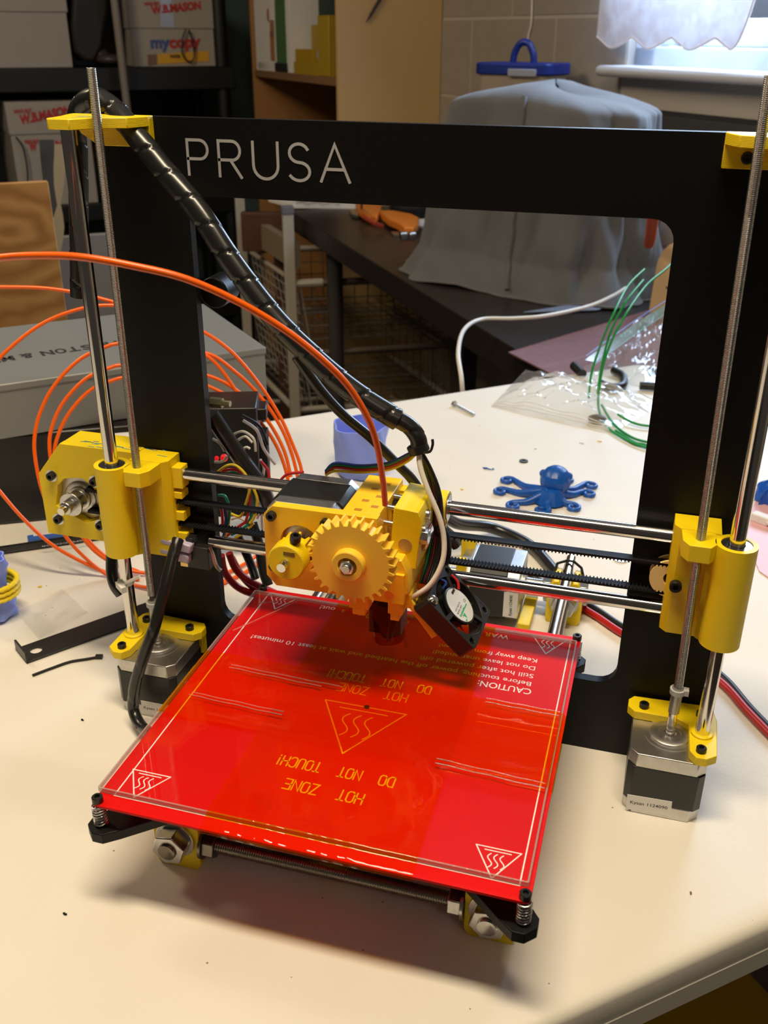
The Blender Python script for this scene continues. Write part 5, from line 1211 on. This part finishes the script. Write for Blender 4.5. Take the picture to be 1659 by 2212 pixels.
# ================================================================== BLACK SHELVING WITH PAPER CARTONS
SV = 3247.0
def sv(px, py, v=SV): return onv(px, py, v)
sh = Thing('black_shelving', 'black plastic shelving unit stacked with white paper cartons', 'shelving', V(sv(250, 200).x, sv(250, 200).y, -TZ))
ua, ub = RX.dot(sv(-160, 150)), RX.dot(sv(508, 150))
mShelf = M_('black_shelving_plastic', (.008, .008, .008), .45)
ztop = sv(200, 146).z; zbot = sv(200, 440).z
for zt, th in ((ztop, 75), (zbot, 60), (ztop+560, 60), (zbot-400, 60)):
    sh.part('shelf', uvbox(MB(), ua, ub, SV, SV+440, zt-th, zt), mShelf, bevel=4)
for u_ in (ub-40, ua+30):
    for v_ in (SV+30, SV+400): sh.part('post', MB().cyl(RP(u_, v_, -TZ), RP(u_, v_, 1250), 26, 16), mShelf)
sh.part('dark_recess_back', uvbox(MB(), ua, ub-60, SV+425, SV+435, zbot, ztop-60), mShelf)  # black panels closing the dark recess behind the cartons
sh.part('dark_recess_back', uvbox(MB(), RX.dot(sv(150, 100)), RX.dot(sv(290, 100)), SV+300, SV+430, ztop, 800), mShelf)
mCart = M_('white_carton', (.42, .385, .345), .7, noise=(4, (.39, .355, .315), .6))
mRedI = M_('red_brand_ink', (.50, .03, .03), .6); mBlueI = M_('blue_brand_ink', (.06, .11, .36), .6); mYelI = M_('amber_band_ink', (.75, .40, .03), .6)
def fx_(u): return RP(u, 0)
def carton(name, label, px0, px1, z0, zl, z1, v, group='white paper cartons'):
    u0, u1 = RX.dot(onv(px0, 100, v)), RX.dot(onv(px1, 100, v))
    c = Thing(name, label, 'box', RP((u0+u1)/2, v+200, z0), group)
    c.part('carton_body', uvbox(MB(), u0+5, u1-5, v+5, v+420, z0, zl+20), mCart, bevel=2)
    c.part('carton_lid', uvbox(MB(), u0, u1, v, v+425, zl, z1), mCart, bevel=3)
    return c, u0, u1
def ctext(c, s, px, py, v, h, wpx, mat, bold=.03, nm='lettering', slope=0.0):
    a = onv(px, py, v); b = onv(px+wpx, py, v); w = (b-a).length
    d = V(RX.x, RX.y, slope); c.part(nm, MB().text(s, h, a-RY*.6, d, V(0, 0, 1), 1.0, width=w, bold=bold*h), mat)
z62 = sv(380, 62).z
c1, u0, u1 = carton('paper_carton', 'white lidded paper carton on the top shelf with blue and red lettering', 284, 470, ztop+.5, z62, z62+130, SV+20)
v1 = SV+20
ctext(c1, 'W.B.MASON', 328, 30, v1, 34, 108, mRedI, .05, slope=.10); ctext(c1, 'WHO BUT', 311, 12, v1, 14, 36, mRedI, .04, slope=.06)
ctext(c1, 'my', 325, 104, v1+5, 52, 42, mBlueI, .04, slope=.03); ctext(c1, 'copy', 366, 103, v1+5, 52, 68, mRedI, .04, slope=.03)
a = onv(340, 138, v1+4); 
def patch(c, L, v, mat, nm):
    pts = [onv(a, b, v) for a, b in L]; n = len(pts); off = RY*1.2
    c.part(nm, MB().add([q-off for q in pts]+[q for q in pts], [tuple(range(n)), tuple(range(n, 2*n))[::-1]]+[(i, (i+1) % n, n+(i+1) % n, n+i) for i in range(n)]), mat)
patch(c1, [(340, 117), (450, 110), (452, 132), (341, 139)], v1+5, mYelI, 'amber_band')
patch(c1, [(318, 118), (338, 117), (339, 139), (320, 142)], v1+5, M_('brown_photo_print', (.22, .12, .10), .6), 'photo_print')
ctext(c1, 'PAPER', 368, 125, v1+3, 14, 22, mInk)
tpb = onv(352, 20, v1-2)
c1.part('packing_tape', uvbox(MB(), RX.dot(onv(346, 30, v1))-2, RX.dot(onv(374, 30, v1)), v1-1.2, v1, z62+4, z62+130), clear('packing_tape', (.93, .92, .9), .12, 1.6, milk=.1))
lp = [onv(a, b, v1-8) for a, b in ((402, 62), (394, 85), (394, 115), (404, 131), (415, 132), (420, 118), (416, 90), (408, 64))]
single('cord_loop', 'thin black cord loop hanging in front of the blue and red lettered carton', 'cord', MB().tube(spline(lp, 5), 3, 8), mWireK)
z220, z290 = sv(80, 220).z, sv(80, 291).z
c2, u0, u1 = carton('paper_carton', 'white lidded carton with red lettering on the lower left shelf', -10, 176, zbot+.5, z290, z220, SV+10)
ctext(c2, 'W.B.MASON', 45, 268, SV+10, 40, 112, mRedI, .05, slope=.16); ctext(c2, 'WHO BUT', 30, 245, SV+10, 16, 40, mRedI, .04, slope=.05)
ctext(c2, 'WHO BUT', 53, 310, SV+15, 16, 32, mRedI, .05); ctext(c2, 'W', 65, 325, SV+15, 34, 16, mRedI, .05); ctext(c2, 'N', 120, 316, SV+15, 26, 16, mRedI, .05)
c3, u0, u1 = carton('storage_carton', 'large off-white carton filling the top shelf at far left', -150, 156, ztop+.5, sv(80, 26).z, sv(80, 26).z+160, SV+10, group=None)
c4, u0, u1 = carton('paper_carton', 'pale carton half hidden behind the left lift rods on the lower shelf', 186, 240, zbot+.5, zbot+190, zbot+250, SV+60)
single('hanging_string', 'thin black string hanging down the front of the lower left carton', 'string', MB().tube(spline([onv(a, b, SV-4) for a, b in ((34, 296), (48, 315), (56, 345), (60, 380), (58, 420))], 5), 3, 8), mWireK)
# black upright bag and pole
vb_ = SV+20
pts = [onv(a, b, vb_) for a, b in ((160, -60), (232, -60), (234, 20), (222, 100), (205, 135), (182, 132), (160, 112), (154, 60))]
n = len(pts); single('black_speaker', 'black upright tapered case beside the pole on the top shelf', 'case', MB().add(pts+[q+RY*160 for q in pts], [tuple(range(n)), tuple(range(n, 2*n))[::-1]]+[(i, (i+1) % n, n+(i+1) % n, n+i) for i in range(n)]), M_('matte_black_case', (.016, .013, .013), .6), bevel=12)
single('clear_clutter', 'small clear and black clutter at the foot of the pole on the shelf', 'clutter', MB().ball(onv(236, 128, SV+30), 50, 40, 18, seg=14, rings=8).ball(onv(215, 118, SV+60), 30, 30, 26, seg=12, rings=8), M_('smoky_clutter', (.06, .05, .05), .35), smooth=60)
pa_ = onv(247, 0, SV-60); pb2 = onv(283, 300, SV-60); dp = (pb2-pa_).normalized()
tt = (-TZ-pb2.z)/dp.z
single('grey_pole', 'thin grey metal pole leaning in front of the black shelving', 'pole', MB().cyl(pa_-dp*400, pb2+dp*(tt), 13, 14), M_('grey_pole_paint', (.26, .23, .20), .45))
# plywood board, grey and cream straps
pv = 960.0
q = [onv(104, 392, pv), onv(106, 700, pv)]
u1 = RX.dot(q[0]); zt = q[0].z
mPlyw = bpy.data.materials.new('swirl_grain_plywood'); mPlyw.use_nodes = True; nt = mPlyw.node_tree; b = nt.nodes['Principled BSDF']; b.inputs['Roughness'].default_value = .6
tcn = nt.nodes.new('ShaderNodeTexCoord'); wv = nt.nodes.new('ShaderNodeTexWave'); wv.wave_type = 'RINGS'; wv.rings_direction = 'SPHERICAL'; wv.inputs['Scale'].default_value = 3.4; wv.inputs['Distortion'].default_value = 7; wv.inputs['Detail'].default_value = 2; wv.inputs['Detail Scale'].default_value = 1.6
gc = onv(10, 505, pv)-V(0, 0, -TZ)-RP(u1-210, pv+7, 0)
mp = nt.nodes.new('ShaderNodeMapping'); mp.inputs['Scale'].default_value = (2.2, 2.2, 3.4); mp.inputs['Location'].default_value = (-gc.x*.0022, -gc.y*.0022, -gc.z*.0034)
cr = nt.nodes.new('ShaderNodeValToRGB'); cr.color_ramp.elements[0].color = (.30, .135, .035, 1); cr.color_ramp.elements[1].color = (.44, .235, .075, 1)
nt.links.new(tcn.outputs['Object'], mp.inputs[0]); nt.links.new(mp.outputs[0], wv.inputs['Vector']); nt.links.new(wv.outputs[0], cr.inputs[0]); nt.links.new(cr.outputs[0], b.inputs['Base Color'])
single('plywood_board', 'swirl-grained plywood board standing upright behind the table at left', 'board', uvbox(MB(), u1-420, u1, pv, pv+14, -TZ, zt), mPlyw, bevel=1)
def ribbon3(nm, label, L, v, mat, th=3, cat='strap'):
    m = MB(); n = len(L)
    pts = []
    for (xl, xr, y) in L: pts.append((onv(xl, y, v), onv(xr, y, v)))
    vs = [q[0] for q in pts]+[q[1] for q in pts]+[q[0]+RY*th for q in pts]+[q[1]+RY*th for q in pts]; fs = []
    for i in range(n-1): fs += [(i, i+1, n+i+1, n+i), (2*n+i, 3*n+i, 3*n+i+1, 2*n+i+1), (i, 2*n+i, 2*n+i+1, i+1), (n+i, n+i+1, 3*n+i+1, 3*n+i)]
    fs += [(0, n, 3*n, 2*n), (n-1, 3*n-1, 4*n-1, 2*n-1)]
    return single(nm, label, cat, m.add(vs, fs), mat, smooth=60)
ribbon3('grey_strap', 'dark grey strap hanging between the plywood and the cream strap', [(85, 117, 302), (88, 117, 345), (94, 117, 400), (98, 122, 440), (100, 124, 480), (102, 112, 520)], 1500, M_('grey_webbing', (.055, .05, .05), .8))
ribbon3('cream_strap', 'twisted cream fabric strap hanging beside the plywood board', [(119, 150, 312), (116, 142, 360), (117, 138, 400), (121, 134, 428), (125, 131, 440), (118, 136, 465), (109, 139, 490), (105, 136, 520), (104, 128, 560), (100, 124, 600), (96, 132, 650), (90, 134, 720), (86, 136, 900)], 1480, M_('cream_webbing', (.38, .30, .17), .8))
single('pale_board', 'pale board standing behind the left lift rods near the box', 'panel', MB().obox(onv(190, 600, 1700), 60, 8, 90, RX, RY, V(0, 0, 1)).obox(onv(190, 600, 1700)+V(0, 0, -400), 60, 8, 320, RX, RY, V(0, 0, 1)), M_('pale_panel_paint', (.22, .20, .18), .6), bevel=2)
# something yellow and dark below the table at lower right
yq = onz(1560, 2205, -330)
single('yellow_tote', 'yellow plastic tote below the table edge at lower right', 'tote', MB().obox(yq+V(6, 30, -230), 70, 50, 180, RX, RY, V(0, 0, 1)), M_('yellow_tote_plastic', (.55, .33, .01), .5), bevel=8)
